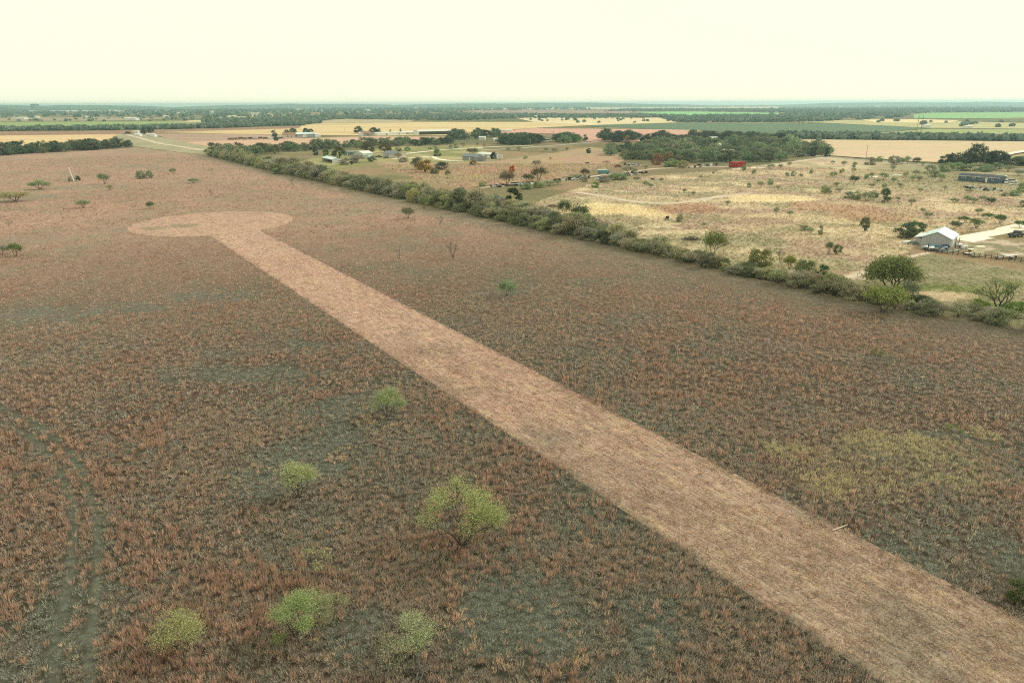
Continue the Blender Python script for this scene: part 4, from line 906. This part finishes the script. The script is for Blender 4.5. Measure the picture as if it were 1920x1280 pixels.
# far farmsteads
gable('ranch_house', 'far ranch house with terracotta roof beside a grey-blue metal shed', (532, 258.5), (556, 258), 16, 3.6, 2.4, M['pinkwall'], M['tanroof'], wins=((4, 2.5, 1, 2.6), (14, 2.5, 1, 2.6)), doors=((9, 1.4, 2.3, 'darkroof'),))
gable('metal_shed', 'far grey-blue metal shed beside the terracotta roofed house', (557, 258), (590, 257), 20, 4.2, 1.6, M['steel'], M['tinroof'], cat='shed', doors=((8, 5, 3.6, 'white'),))
gable('metal_shed', 'small pale shed at the right end of the grey-blue one', (591, 257), (602, 256.5), 14, 3.6, 1.0, M['white'], M['whiteroof'], cat='shed')
gable('ranch_house', 'far brown roofed house between dark trees and white barns', (683, 255), (698, 254.5), 14, 3.6, 2.6, M['greywall'], M['tanroof'], doors=((5, 1.4, 2.3, 'darkroof'),))
gable('white_shed', 'small white shed left of the far brown roofed house', (672, 255), (682, 255), 10, 3.2, 1.2, M['white'], M['whiteroof'], cat='shed')
gable('long_barn', 'long low white barn right of the far brown roofed house', (707, 254.5), (748, 253), 16, 3.2, 1.0, M['white'], M['whiteroof'], cat='barn', doors=((14, 4, 2.8, 'steel'),))
gable('long_barn', 'second long low white barn, next to the open fronted barn', (750, 253), (782, 252), 16, 3.0, 1.0, M['white'], M['whiteroof'], cat='barn', doors=((10, 4, 2.6, 'steel'),))
gable('open_barn', 'big white open fronted barn with dark bays', (786, 253.5), (847, 252), 24, 5.0, 1.6, M['white'], M['whiteroof'], cat='barn', open_front=True)
for (x0, x1, y, h, l) in ((941, 960, 247.5, 3, 'white low shed glimpsed behind the groves'), (862, 876, 261.5, 3.4, 'white roofed trailer among trees near the long barn'), (898, 910, 262.2, 3.2, 'pale green trailer house among the trees by the long barn'), (925, 934, 265.5, 3, 'white box trailer left of the grove'),
                          (252, 262, 256.3, 3.5, 'first of two long white trailers by the far dirt road'), (274, 290, 257.0, 3.5, 'second long white trailer by the far dirt road, the larger one'), (250, 258, 250.5, 4, 'cream house beside far trees at the left')):
    gable('trailer_house', l, (x0, y), (x1, y), 7, h, .7, M['white'], M['whiteroof'], cat='trailer', wins=((2, 1.5, 1.2, 2.2),), doors=((5, 1, 2.2, 'steel'),))
for (x0, x1, y, D, h, l) in ((1357, 1377, 296, 12, 4.0, 'white roof showing among trees at the front of the wood'), (1332, 1346, 268.5, 12, 4.5, 'white roof deep in the wood at its back'), (1343, 1352, 283, 10, 4.5, 'small grey-white roof in the middle of the wood')):
    gable('wood_house', l, (x0, y), (x1, y), D, h + .6, 1.4, M['white'], M['whiteroof'], wins=((2, 1.5, 1.5, 2.5),), doors=((5, 1, 2.3, 'steel'),))
# distant white sheds
fs = [(233, 255, 226.5, 7), (24, 46, 224.5, 6), (52, 70, 211.5, 9), (92, 142, 211.0, 9), (146, 176, 211, 8), (180, 204, 211, 8), (208, 232, 211, 7), (202, 216, 209.3, 8), (250, 257, 211, 6), (290, 297, 210, 8), (305, 312, 220.3, 5), (552, 562, 208.3, 10), (470, 488, 215.3, 6),
      (585, 590, 208, 8), (600, 610, 208.5, 6), (680, 690, 207.4, 6), (775, 781, 204.6, 9), (1002, 1006, 221.3, 6), (1275, 1283, 202.8, 8), (1572, 1580, 203.2, 8), (1640, 1650, 200.6, 8), (1735, 1745, 239.3, 4), (1812, 1824, 241, 3.4), (527, 532, 233.8, 5), (545, 552, 232.8, 5), (64, 69, 221, 5), (160, 163, 221.5, 5),
      (1368, 1374, 201.3, 10), (1395, 1402, 200.8, 8), (1440, 1450, 201.6, 8), (700, 706, 203.8, 8), (395, 399, 212, 8), (330, 335, 214, 6)]
for k, (x0, x1, y, h) in enumerate(fs):
    r = gable('distant_shed', None, (x0, y), (x1, y), 30 if y < 215 else 16, h, h * .25, M['white'], M['whiteroof'], cat='shed', over=.6)
    AUTO.append((r, ('distant shed', None), (x0 + x1) / 2, y, 20))
r = gable('distant_block', 'grey-blue tall block on the horizon at the far left', (59, 207.5), (66, 207.5), 40, 49, 2, M['tealwall'], M['greyroof'], cat='building', over=.5)

# ------------------------------------------------------------------ containers, vehicles, yard gear
def container(p0, p1, depth, h, label):
    a, L, rz = frame(p0, p1); r = root('shipping_container', a, rz, label=label, cat='container')
    MB().box(0, L, 0, depth, .15, h).build('body', M['red'], r)
    b = MB(); n = int(L / .5)
    for k in range(n): b.box((k + .25) * L / n, (k + .75) * L / n, -.06, -.003, .4, h - .2)
    b.build('side_rib', M['red'], r)
    d = MB().box(-.08, -.004, .15, depth - .15, .3, h - .15).build('door', M['red'], r)
    MB().box(-.14, -.082, depth / 2 - .05, depth / 2 + .05, .4, h - .3).build('lock_bar', M['steel'], d)
    for x in (.1, L - .4): MB().box(x, x + .3, .1, depth - .1, 0, .147).build('skid', M['dark'], r)
container((1373, 314.5), (1398, 313), 3.4, 3.6, 'red shipping container at the front edge of the wood')
def wheel(r, x, y, rad_=.35, wd=.22):
    b = MB(); b.tube([(x, y - wd / 2, rad_), (x, y + wd / 2, rad_)], rad_, 14); t = b.build('wheel', M['dark'], r)
    MB().tube([(x, y - wd / 2 - .01, rad_), (x, y + wd / 2 + .01, rad_)], rad_ * .55, 10).build('rim', M['steel'], t)
def car(px, py, heading, mat, label, kind='car', name='parked_car', sc_=1.0, group=None):
    r = root(name, at(px, py), heading, label=label, cat='truck' if kind == 'pickup' else 'car', group=group); r.scale = (sc_,) * 3
    if kind == 'car': low = [(-2.2, .35), (2.2, .35), (2.25, .75), (1.2, .95), (-1.7, .98), (-2.25, .85)]; cab = [(-1.6, .985), (1.1, .955), (.45, 1.45), (-1.2, 1.45)]
    elif kind == 'pickup': low = [(-2.7, .5), (2.7, .5), (2.75, 1.0), (1.5, 1.15), (-2.7, 1.15)]; cab = [(-.7, 1.155), (1.4, 1.155), (.8, 1.85), (-.6, 1.85)]
    else: low = [(-2.3, .4), (2.3, .4), (2.35, 1.0), (1.4, 1.1), (-2.35, 1.1)]; cab = [(-2.25, 1.105), (1.3, 1.105), (.7, 1.78), (-2.1, 1.78)]
    def ext(prof, w_, nm, mt):
        n = len(prof); V = [(x, -w_, z) for x, z in prof] + [(x, w_, z) for x, z in prof]
        b = MB().add(V, [tuple(range(n)), tuple(range(n, 2 * n))[::-1]] + [((i + 1) % n, i, n + i, n + (i + 1) % n) for i in range(n)]); return b.build(nm, mt, r, bevel=.07)
    ext(low, .9, 'body', mat); ext(cab, .78, 'window', M['glass'])
    t = MB().box(min(c[0] for c in cab) + .4, max(c[0] for c in cab[2:]) - .02, -.72, .72, cab[2][1] - .02, cab[2][1] + .05).build('roof', mat, r, bevel=.03)
    if kind == 'pickup': MB().box(-2.55, -.85, -.75, .75, 1.10, 1.16).build('truck_bed', M['dark'], r)
    for x in (-1.45, 1.45):
        for y in (-.82, .82): wheel(r, x, y)
    return r
car(1886, 344.2, -2.2, M['white'], 'white car parked first beside the blue mobile home', 'suv')
car(1898, 342.2, -.5, M['white'], 'white car farther back, right of the first one by the mobile home', 'suv')
car(1901, 347.2, .1, M['white'], 'low white car nearest the lawn by the blue mobile home')
car(710, 295.5, .3, M['darkcar'], 'dark pickup truck parked beside the cream white house', 'pickup')
car(724, 297, .5, M['darkcar'], 'dark car at the corner of the cream white house')
car(632, 299, .1, M['darkcar'], 'black pickup between the open shed and the brown tree', 'pickup')
car(640, 301.5, .8, M['darkcar'], 'dark car left of the white one behind the hedgerow')
car(650, 300.5, -.4, M['darkcar'], 'dark car right of the white one behind the hedgerow')
car(641, 305.5, .2, M['white'], 'white car nearest the hedgerow by the open shed', 'suv')
car(648, 306, .0, M['white'], 'white car second nearest the hedgerow by the open shed')
car(688, 296, .2, M['white'], 'white car parked right of the pale green house', 'suv')
car(703, 300.5, .3, M['white'], 'small white car below the dark pickup truck')
car(692, 299.0, .1, M['tealwall'], 'grey-green car on the grass between the two houses')
car(1159, 313.5, .1, M['redcar'], 'dull red car abandoned in the field beyond the junk track', sc_=1.15)
car(1153, 329.5, .2, M['white'], 'white pickup truck beside the teal box truck', 'pickup', sc_=1.05)
car(1122, 338, .2, M['white'], 'white car on the junk lined track below the teal box truck', 'car')
car(1185, 327, -.3, M['rust'], 'rusty brown pickup near the brush heaps on the junk track', 'pickup')
car(966, 347.5, .3, M['white'], 'white car beside the brown half bare tree', 'suv')
car(985, 348, .2, M['white'], 'pale car right of the white one by the brown tree')
car(1092, 336, .3, M['steel'], 'silver car on the junk lined track')
car(1078, 338, .3, M['white'], 'white scrapped car left of the silver one', 'car')
car(1188, 312.5, .4, M['white'], 'white car at the left front corner of the wood', 'suv')
car(1027, 266.5, .1, M['white'], 'white camper van in front of the groves', 'suv', name='camper_van', sc_=1.9)
# teal box truck
r = root('box_truck', at(1121, 327), .12, label='teal box truck with white top on the junk lined track', cat='truck')
MB().box(0, 5.6, -1.2, 1.2, .7, 2.6).build('cargo_box', M['teal'], r, bevel=.05); MB().box(-.05, 5.65, -1.25, 1.25, 2.603, 3.0).build('roof', M['white'], r, bevel=.05)
c_ = MB().box(5.62, 7.2, -1.05, 1.05, .6, 2.1).build('cab', M['teal'], r, bevel=.1); MB().box(7.205, 7.23, -.9, .9, 1.3, 1.95).build('windscreen', M['glass'], c_)
for x in (1.0, 6.3):
    for y in (-1.0, 1.0): wheel(r, x, y, .45, .3)
# yard by the barn
def panel(px, py, L, W_, rz, mat, name, label, cat, z=.25, t=.08):
    r = root(name, at(px, py), rz, label=label, cat=cat)
    MB().box(0, L, 0, W_, z, z + t).build('deck', M[mat], r)
    b = MB()
    for x in (.3, L - .4): b.box(x, x + .1, .1, W_ - .1, 0, z - .003)
    b.build('support', M['wood'], r)
panel(1814, 479, 5.6, 1.6, .25, 'cream', 'flatbed_panel', 'cream flat panel lying left of the cream shed', 'panel', .45)
panel(1824, 482, 2.6, 1.0, .2, 'cream', 'flatbed_panel', 'small cream panel touching the foot of the cream shed', 'panel', .3)
panel(1818, 472, 3.4, 1.2, 0, 'cream', 'flatbed_panel', 'pale plank deck behind the cream shed', 'panel', .6)
r = gable('cream_shed', 'small boxy cream shed at the end of the pipe fence', (1830, 481), (1844, 481), 1.7, 2.7, .12, M['cream'], M['cream'], cat='shed', over=.1, doors=((1.0, .8, 1.8, 'cream'),))
r = root('water_tank', at(1806, 468), .2, label='white plastic tank with dark opening beside the barn', cat='tank')
MB().box(0, 1.7, 0, 1.2, .05, 1.2).build('body', M['white'], r, bevel=.3); MB().tube([(.85, -.05, .65), (.85, .003, .65)], .22, 12).build('opening', M['dark'], r)
for k, (px, py, rz, L_, c, l) in enumerate(((1740, 466, .1, 3.4, 'bluetarp', 'blue-white boat shaped trailer nearest the barn lean-to'), (1753, 469, -.3, 3.2, 'darkcar', 'dark blue machine in front of the barn wall'),
                                         (1763, 470, .3, 2.6, 'bluetarp', 'light blue tarpaulin bundle in front of the barn wall'), (1742, 470, .5, 2.2, 'white', 'small white boat hull in front of the barn'), (1765, 466, -.2, 2.4, 'darkcar', 'dark machine by the right corner of the barn'),
                                         (1708, 459, .2, 4.5, 'tealwall', 'grey-green covered boat left of the barn'), (1694, 458, .1, 2.2, 'white', 'small white hull left of the grey-green boat'), (1790, 464, .2, 2.4, 'steel', 'grey equipment beside the barn side wall'), (1728, 468, .1, 2.4, 'steel', 'pale flat trailer at the barn lean-to corner'))):
    r = root('trailer', at(px, py), rz, label=l, cat='trailer')
    n = 7; b = MB(); V = []
    for i in range(n):
        t = i / (n - 1); w_ = .75 * (1 - .75 * t ** 2.5); V += [(t * L_, -w_, .95), (t * L_, -w_ * .7, .4), (t * L_, w_ * .7, .4), (t * L_, w_, .95), (t * L_, 0, 1.05 + .25 * math.sin(math.pi * t))]
    Fb = []
    for i in range(n - 1):
        for j in range(5): Fb.append((i * 5 + j, i * 5 + (j + 1) % 5, (i + 1) * 5 + (j + 1) % 5, (i + 1) * 5 + j))
    Fb += [(0, 4, 3, 2, 1), tuple((n - 1) * 5 + j for j in range(5))]
    b.add(V, Fb).build('hull', M[c], r, smooth=False)
    for y in (-.8, .8): wheel(r, L_ * .45, y, .3, .18)
for k, (px, py, rz, l) in enumerate(((1774, 472, -.75, 'white pipe leaning at the barn corner'), (1770, 474, -.8, 'second white pipe leaning at the barn corner, the lower one'))):
    r = MB().tube([(0, 0, .2), (3.0, 0, .9)], .16, 8).build('drain_pipe', M['tinroof']); r.location = (*at(px, py), 0); r.rotation_euler = (0, 0, rz); tag(r, l, 'pipe')
for px, l in ((1796, 'taller dark post at the barn side wall'), (1790, 'shorter dark post at the barn side wall')):
    r = MB().tube([(0, 0, 0), (0, 0, 3.2 if px == 1796 else 2.7)], .1, 8).build('steel_post', M['wood']); r.location = (*at(px, 464), 0); tag(r, l, 'post')
r = MB().tube([(0, 0, 0), (0, 0, 2.2)], .14, 8).build('steel_post', M['dark']); r.location = (*at(1739, 471), 0); tag(r, 'dark post in front of the barn end wall', 'post')
# pipe fence behind the lawn
def fence(pts, n, h, label, name='pipe_fence', rails=3, mat='wood', rad_=.08):
    P = PG(*pts); t = np.r_[0, np.cumsum(np.hypot(*np.diff(P, axis=0).T))]; u = np.linspace(0, t[-1], n); q = np.c_[np.interp(u, t, P[:, 0]), np.interp(u, t, P[:, 1])]
    r = root(name, q[0], 0, label=label, cat='fence'); q = q - q[0]
    for p in q: MB().tube([(p[0], p[1], 0), (p[0], p[1], h)], rad_ * 1.5, 6).build('post', M[mat], r)
    b = MB()
    for k in range(rails):
        z = h * (k + 1) / (rails + .3); b.tube([(p[0], p[1], z) for p in q], rad_, 5)
    b.build('rail', M[mat], r)
fence(((1735, 473), (1790, 477), (1838, 484), (1880, 488), (1960, 496)), 22, 1.3, 'dark pipe fence between the barn yard and the lawn')
fence(((1415, 520), (1480, 535), (1550, 552), (1700, 583)), 26, 1.2, 'thin wire fence of dark posts along the hedgerow gap', 'wire_fence', 3, 'wood', .03)
panel(1868, 486, 4.5, 1.4, -.15, 'white', 'flatbed_panel', 'white flat trailer bed behind the pipe fence', 'trailer', .7)
panel(1880, 483, 4.0, 1.2, -.15, 'white', 'flatbed_panel', 'pale flat trailer bed farther behind the pipe fence', 'trailer', .7)
panel(1838, 341 + 14, 3, 1.2, .1, 'steel', 'scrap_panel', 'grey panel on the bare ground below the blue mobile home', 'panel', .2)
panel(1862, 358, 4, 1.4, .1, 'steel', 'scrap_panel', 'larger grey panel on the bare ground below the blue mobile home', 'panel', .2)
panel(1822, 427, 3.2, 1.2, .2, 'white', 'scrap_panel', 'white sheet lying under the tree by the gravel drive', 'panel', .1)
car(1905, 444, .4, M['darkcar'], 'dark truck shaded under the tree at the right edge', 'pickup', sc_=1.1)
r = root('stock_feeder', at(1802, 423), .3, label='small white topped feeder between two trees by the drive', cat='feeder')
MB().box(-.6, .6, -.5, .5, 1.1, 1.4).build('lid', M['white'], r, bevel=.05); MB().tube([(0, 0, .5), (0, 0, 1.097)], [.2, .5], 10).build('hopper', M['dark'], r)
for x, y in ((-.4, -.4), (.4, -.4), (.4, .4), (-.4, .4)): MB().tube([(x, y, 0), (x * .8, y * .8, 1.1)], .04, 5).build('leg', M['wood'], r)
# farm machines in a row near the terracotta roofed house
for k in range(11):
    px = 428 + k * 9.4; py = 262.3 - k * .12; c = ('rust', 'rust', 'wood', 'rust', 'dark', 'steel', 'rust', 'rust', 'white', 'rust', 'wood')[k]
    r = root('farm_implement', at(px, py), random.uniform(-.4, .4), cat='farm machine', label='far row'); _n = ('leftmost', 'second', 'third', 'fourth', 'fifth', 'sixth', 'seventh', 'eighth', 'ninth', 'tenth', 'last')[k]; r['label'] = ('rusty', 'rusty', 'dark', 'rusty', 'black', 'grey', 'rusty', 'rusty', 'white', 'rusty', 'dark')[k] + ' farm machine, %s from the left in the far machine row' % _n
    b = MB(); L_ = random.uniform(4, 7); b.box(0, L_, -1.3, 1.3, 1.0, 1.9 + random.random() * 1.2); b.build('hopper', M[c], r, bevel=.2)
    b = MB()
    for j in range(5): b.tube([(L_ * j / 4, -1.6, .3), (L_ * j / 4, 1.6, .3)], .3, 8)
    b.build('disc_gang', M['rust'], r); MB().tube([(L_, 0, 1.0), (L_ + 2.5, 0, .4)], .12, 6).build('drawbar', M['rust'], r)
# brush heaps and junk
def heap(px, py, wpx, h, col, label, name='brush_heap', cat='brush heap', mats='bark', n=90):
    W_ = wpx * mpp(px, py); b = MB(); rn = random.Random(int(px * 7))
    for _ in range(n):
        a = rn.uniform(0, 6.28); rr_ = rn.random() ** .6; x, y = math.cos(a) * rr_ * W_ / 2, math.sin(a) * rr_ * W_ / 3; z = h * (1 - rr_ ** 2) * rn.random()
        d = Vector((rn.uniform(-1, 1), rn.uniform(-1, 1), rn.uniform(-.3, .5))).normalized() * rn.uniform(.4, 1.3)
        b.tube([(x, y, z + .05), (x + d.x, y + d.y, max(.05, z + d.z))], [.09, .03], 4)
    o = b.build(name, M[mats]); o.location = (*at(px, py), 0); tag(o, label, cat, kind='stuff' if cat == 'debris' else None); return o
heap(1137, 305, 17, 1.7, None, 'dark brush heap in the field left of the wood')
heap(1194, 336, 16, 1.9, None, 'dark brush heap at the edge of the dry pasture')
heap(1101, 306, 9, .8, None, 'low dark brush heap left of the bigger one in the field')
heap(1035, 388, 22, 1.2, None, 'grey heap of cut branches behind the hedgerow', mats='twig')
heap(1297, 450, 34, 1.2, None, 'grey brush heap behind the hedgerow beside the pale olive tree', mats='twig', n=160)
heap(1555, 551, 34, .9, None, 'bleached fallen branches in front of the hedgerow', mats='palepole', n=26)
heap(790, 1262, 50, .7, None, 'bare bleached twigs lying below the mesquite with straw tufts', mats='twig', n=40)
def junk(x0, x1, y0, y1, n, label, seed):
    rn = random.Random(seed); b = {k: MB() for k in ('white', 'dark', 'steel', 'rust')}
    for _ in range(n):
        t = rn.random(); p = at(x0 + (x1 - x0) * t, y0 + (y1 - y0) * t + rn.uniform(-2, 2)); L_, W_, h = rn.uniform(.5, 2.2), rn.uniform(.4, 1.2), rn.uniform(.3, 1.1)
        b[rn.choice(('white', 'dark', 'steel', 'rust', 'dark', 'dark'))].box(p[0], p[0] + L_, p[1], p[1] + W_, 0, h, rn.uniform(0, 3), (p[0], p[1]))
    return b
for (args, nm) in (((923, 1000, 351, 344, 70, '', 1), 'first'), ((1035, 1108, 340, 332, 60, '', 2), 'b'), ((1120, 1215, 334, 324, 60, '', 3), 'c'), ((1172, 1205, 308, 311, 34, '', 4), 'd'), ((1290, 1345, 313, 309, 24, '', 5), 'e'), ((620, 662, 300, 307, 30, '', 6), 'f'), ((1805, 1880, 352, 359, 30, '', 7), 'g'), ((1735, 1775, 468, 473, 26, '', 8), 'h')):
    D_ = junk(*args); V = []; Fj = []; mts = []
    me = bpy.data.meshes.new('scrap_heap')
    off = 0; fi = []
    for i, (k, b) in enumerate(D_.items()):
        V += b.v; Fj += [tuple(off + q for q in f) for f in b.f]; fi += [i] * len(b.f); off = len(V); me.materials.append(M[k])
    me.from_pydata(V, [], Fj); me.polygons.foreach_set('material_index', fi)
    tag(link('scrap_debris', me), 'scattered scrap and junk lying on the ground', 'debris', kind='stuff')
# ------------------------------------------------------------------ poles
def pole(px, py, hpx, label, name='utility_pole', arms=1, mat='wood', r0=.17, lean=0, xf=1.0):
    H_ = hpx * mpp(px, py) / .97; r = root(name, at(px, py), random.uniform(-.3, .3) if arms else 0, label=label, cat='pole')
    MB().tube([(0, 0, 0), (lean, 0, H_)], [r0, r0 * .7], 8).build('post', M[mat], r)
    for k in range(arms):
        MB().box(-1.2 * xf, 1.2 * xf, -.08, .08, H_ - .9 - k * 1.0, H_ - .75 - k * 1.0).build('crossarm', M[mat], r)
        for x in (-1.1, -.5, .5, 1.1): MB().tube([(x * xf, 0, H_ - .748 - k), (x * xf, 0, H_ - .55 - k)], .06, 6).build('insulator', M['steel'], r)
    return r
pole(1623, 299, 25, 'utility pole standing before the pale field right of the wood')
pole(1844, 313, 27, 'thick weathered utility pole in front of the dark oak clump', r0=.32, arms=2)
pole(994, 279, 18, 'grey utility pole in front of the left grove', mat='steel')
pole(896, 258, 17, 'far utility pole near the open fronted barn'); pole(1038, 261, 14, 'far utility pole rising above the right grove')
pole(647, 250, 10, 'far thin pole left of the brown roofed house', arms=0); pole(748, 295, 12, 'thin pole by the cream white house', arms=0)
for x, l in ((134, 'long'),):
    r = root('marker_pole', at(139, 341), 0, label='tall pale marker pole leaning left in the far left meadow', cat='pole')
    MB().tube([(0, 0, 0), (-1.6, 0, 8.2)], [.30, .24], 8).build('post', M['white'], r); MB().tube([(-1.6, 0, 8.2), (-1.63, 0, 8.32)], [.19, .05], 8).build('cap', M['steel'], r)
for (xa, xb, y, hh, l) in ((1718, 1726, 248.5, 30, 'right pair of tall transmission poles before the green verge'), (1498, 1504, 235.5, 14, 'far transmission pole pair above the dark green crop'), (1286, 1290, 216, 10, 'transmission pole pair on the bright green field'), (1369, 1373, 219, 10, 'transmission pole pair at the near edge of the bright green field'), (1234, 1238, 216, 9, 'faintest transmission pole pair at the left of the bright green field')):
    H_ = hh * mpp(xa, y); a, L_, rz = frame((xa, y), (xb, y)); r = root('transmission_pylon', a, rz, label=l, cat='pylon')
    for x in (0, L_): MB().tube([(x, 0, 0), (x, 0, H_)], [.35, .25], 8).build('post', M['wood'], r)
    MB().box(-L_ * .5, L_ * 1.5, -.15, .15, H_ * .86, H_ * .86 + .3).build('crossarm', M['wood'], r)
    for x in (-L_ * .45, L_ / 2, L_ * 1.45): MB().tube([(x, 0, H_ * .86 - 2), (x, 0, H_ * .86 - .003)], .15, 6).build('insulator', M['steel'], r)
r = root('radio_mast', at(749, 205), 0, label='faint lattice mast on the horizon left of centre', cat='mast')
b = MB(); Hm = 11 * mpp(749, 205)
for k in range(3): b.tube([(2 * math.cos(k * 2.1), 2 * math.sin(k * 2.1), 0), (.6 * math.cos(k * 2.1), .6 * math.sin(k * 2.1), Hm * .8)], .5, 4)
for z in np.linspace(0, Hm * .8, 12)[:-1]:
    b.tube([(2 - 1.4 * z / Hm, 0, z), (-1, 1.2, z + Hm * .06)], .25, 3)
b.build('lattice', M['steel'], r); MB().tube([(0, 0, Hm * .79), (0, 0, Hm)], .5, 5).build('antenna', M['steel'], r)
# survey stakes along the strip and a fallen lath
for (px, py, h, m_, l) in ((1022, 0, 0, None, None),):
    pass
for (px, py, h, m_, l) in ((711, 546, 1.0, 'palepole', 'pale survey stake on the far right edge of the strip'), (1121, 756, .9, 'palepole', 'pale survey stake on the right edge of the strip near its middle'), (1405, 1112, 1.0, 'orange', 'orange topped survey stake at the left edge of the strip'), (868, 652, .8, 'palepole', 'pale survey stake by dark tufts on the right strip edge')):
    r = root('survey_stake', at(px, py), 0, label=l, cat='stake')
    MB().box(-.04, .04, -.02, .02, 0, h).build('lath', M['palepole'], r)
    MB().box(-.05, .05, -.03, .03, h * .72, h + .02).build('flagging', surf('pink_flagging', (.75, .25, .18), None, 3) if m_ == 'orange' else M['palepole'], r)
r = MB().box(-1.1, 1.1, -.05, .05, .16, .21).build('fallen_lath', M['palepole']); r.location = (*at(1575, 991), 0); r.rotation_euler = (0, 0, .45); tag(r, 'pale wooden lath lying on the right edge of the strip', 'lath')
# ------------------------------------------------------------------ cattle
def cow(px, py, rz, label):
    r = root('cow', at(px, py), rz, label=label, cat='cow')
    vs = [(-.75, 0, 1.18), (-.2, 0, 1.12), (.45, 0, 1.15), (.85, 0, 1.35), (1.12, 0, 1.42), (1.42, 0, 1.2), (1.6, 0, 1.08),
          (-.78, .2, .95), (-.68, .22, .62), (-.78, .22, .32), (-.74, .22, .03), (-.78, -.2, .95), (-.68, -.22, .62), (-.78, -.22, .32), (-.74, -.22, .03),
          (.52, .2, .85), (.55, .2, .42), (.53, .2, .03), (.52, -.2, .85), (.55, -.2, .42), (.53, -.2, .03), (-.98, 0, 1.2), (-1.02, 0, .7), (1.16, .22, 1.5), (1.16, -.22, 1.5)]
    es = [(0, 1), (1, 2), (2, 3), (3, 4), (4, 5), (5, 6), (0, 7), (7, 8), (8, 9), (9, 10), (0, 11), (11, 12), (12, 13), (13, 14), (2, 15), (15, 16), (16, 17), (2, 18), (18, 19), (19, 20), (0, 21), (21, 22), (4, 23), (4, 24)]
    rd = [.34, .40, .36, .22, .17, .13, .09, .19, .11, .07, .07, .19, .11, .07, .07, .13, .075, .065, .13, .075, .065, .05, .03, .04, .04]
    me = bpy.data.meshes.new('body'); me.from_pydata(vs, es, []); me.materials.append(M['black']); o = link('body', me, r)
    sk = o.modifiers.new('skin', 'SKIN')
    for v, q in zip(me.skin_vertices[0].data, rd): v.radius = (q, q)
    me.skin_vertices[0].data[1].use_root = True
    o.modifiers.new('sub', 'SUBSURF').levels = 1
cow(1224, 339.5, 2.6, 'black cow standing in the far part of the dry pasture'); cow(1251, 413, .9, 'black cow near the yellow grass behind the hedgerow')

# ------------------------------------------------------------------ labels of scattered repeats, told apart by what they stand near
LM = [('pale marker pole', 139, 338), ('mown circle', 392, 420), ('bottom left mesquites', 340, 1180), ('red container', 1385, 311), ('blue mobile home', 1835, 340), ('metal barn', 1755, 455), ('metal barn', 1700, 455), ('cream shed', 1836, 475), ('pale green house', 674, 291),
      ('cream white house', 730, 292), ('open shed', 613, 302), ('grey roofed house', 880, 297), ('teal box truck', 1128, 323), ('brown half bare tree', 951, 340), ('two cream panels', 1820, 478), ('dirt track bend', 1270, 383), ('big spreading mesquite', 1668, 520),
      ('thick utility pole', 1844, 305), ('utility pole by the pale field', 1623, 295), ('terracotta roofed house', 544, 255), ('brown roofed house', 690, 252), ('camper van', 1027, 264), ('two long white trailers', 270, 256), ('right end of the wood', 1550, 290),
      ('horizon block at left', 62, 205), ('radio mast', 749, 200), ('bright green field', 1350, 214), ('right transmission poles', 1722, 245), ('bottom mesquite pair', 590, 1150), ('hedgerow start', 410, 292), ('black cow near the hedgerow', 1251, 413), ('far black cow', 1224, 339)]
ORD = ['', 'second', 'third', 'fourth', 'fifth', 'sixth', 'seventh', 'eighth', 'ninth', 'tenth'] + ['%dth' % k for k in range(11, 40)]
def colword(c):
    if c is None: return 'white'
    if c[0] > c[1] * 1.15: return 'brownish'
    if max(c) < .115: return 'dark'
    if c[1] > c[0] * 1.25: return 'green'
    return 'grey-green' if c[2] > .095 else 'olive'
bk = {}
for (o, (noun, c), px, py, W_) in AUTO:
    best = min(LM, key=lambda l: math.hypot((px - l[1]), (py - l[2]) * 3)); dx, dy = px - best[1], py - best[2]
    rel = 'right of' if dx > 0 and abs(dx) > abs(dy) * 2 else 'left of' if dx < 0 and abs(dx) > abs(dy) * 2 else 'beyond' if dy < 0 else 'in front of'
    bk.setdefault((noun, rel, best[0]), []).append((math.hypot(dx, dy * 3), o, c, W_))
for (noun, rel, lm), L_ in bk.items():
    L_.sort(key=lambda t: t[0])
    for k, (d, o, c, W_) in enumerate(L_):
        size = '' if c is None else 'tiny ' if W_ < 2.6 else 'small ' if W_ < 4.5 else 'wide ' if W_ > 9 else ''
        s_ = f"{size}{colword(c)} {noun}, " + (f"{ORD[k]} nearest {rel} the {lm}" if k else (f"nearest {rel} the {lm}" if len(L_) > 1 else f"{rel} the {lm}"))
        o['label'] = ' '.join(s_.split()[:16]); o['group'] = noun + ' group'

# ------------------------------------------------------------------ the air
HB = MB().box(-14900, 14900, -500, 14900, -1.0, 57.0)
hm = bpy.data.materials.new('haze'); hm.use_nodes = True; n = hm.node_tree; n.nodes.remove(n.nodes['Principled BSDF'])
pv = n.nodes.new('ShaderNodeVolumePrincipled'); pv.inputs['Color'].default_value = (.64, .97, 1.0, 1); pv.inputs['Density'].default_value = HAZE_D = 1.15e-4; pv.inputs['Anisotropy'].default_value = .45
n.links.new(pv.outputs[0], n.nodes['Material Output'].inputs['Volume'])
hz = HB.build('haze', hm); tag(hz, 'thin blue haze over the distant country', 'haze', kind='stuff')
print('trees', NT[0], 'objects', len(bpy.data.objects))
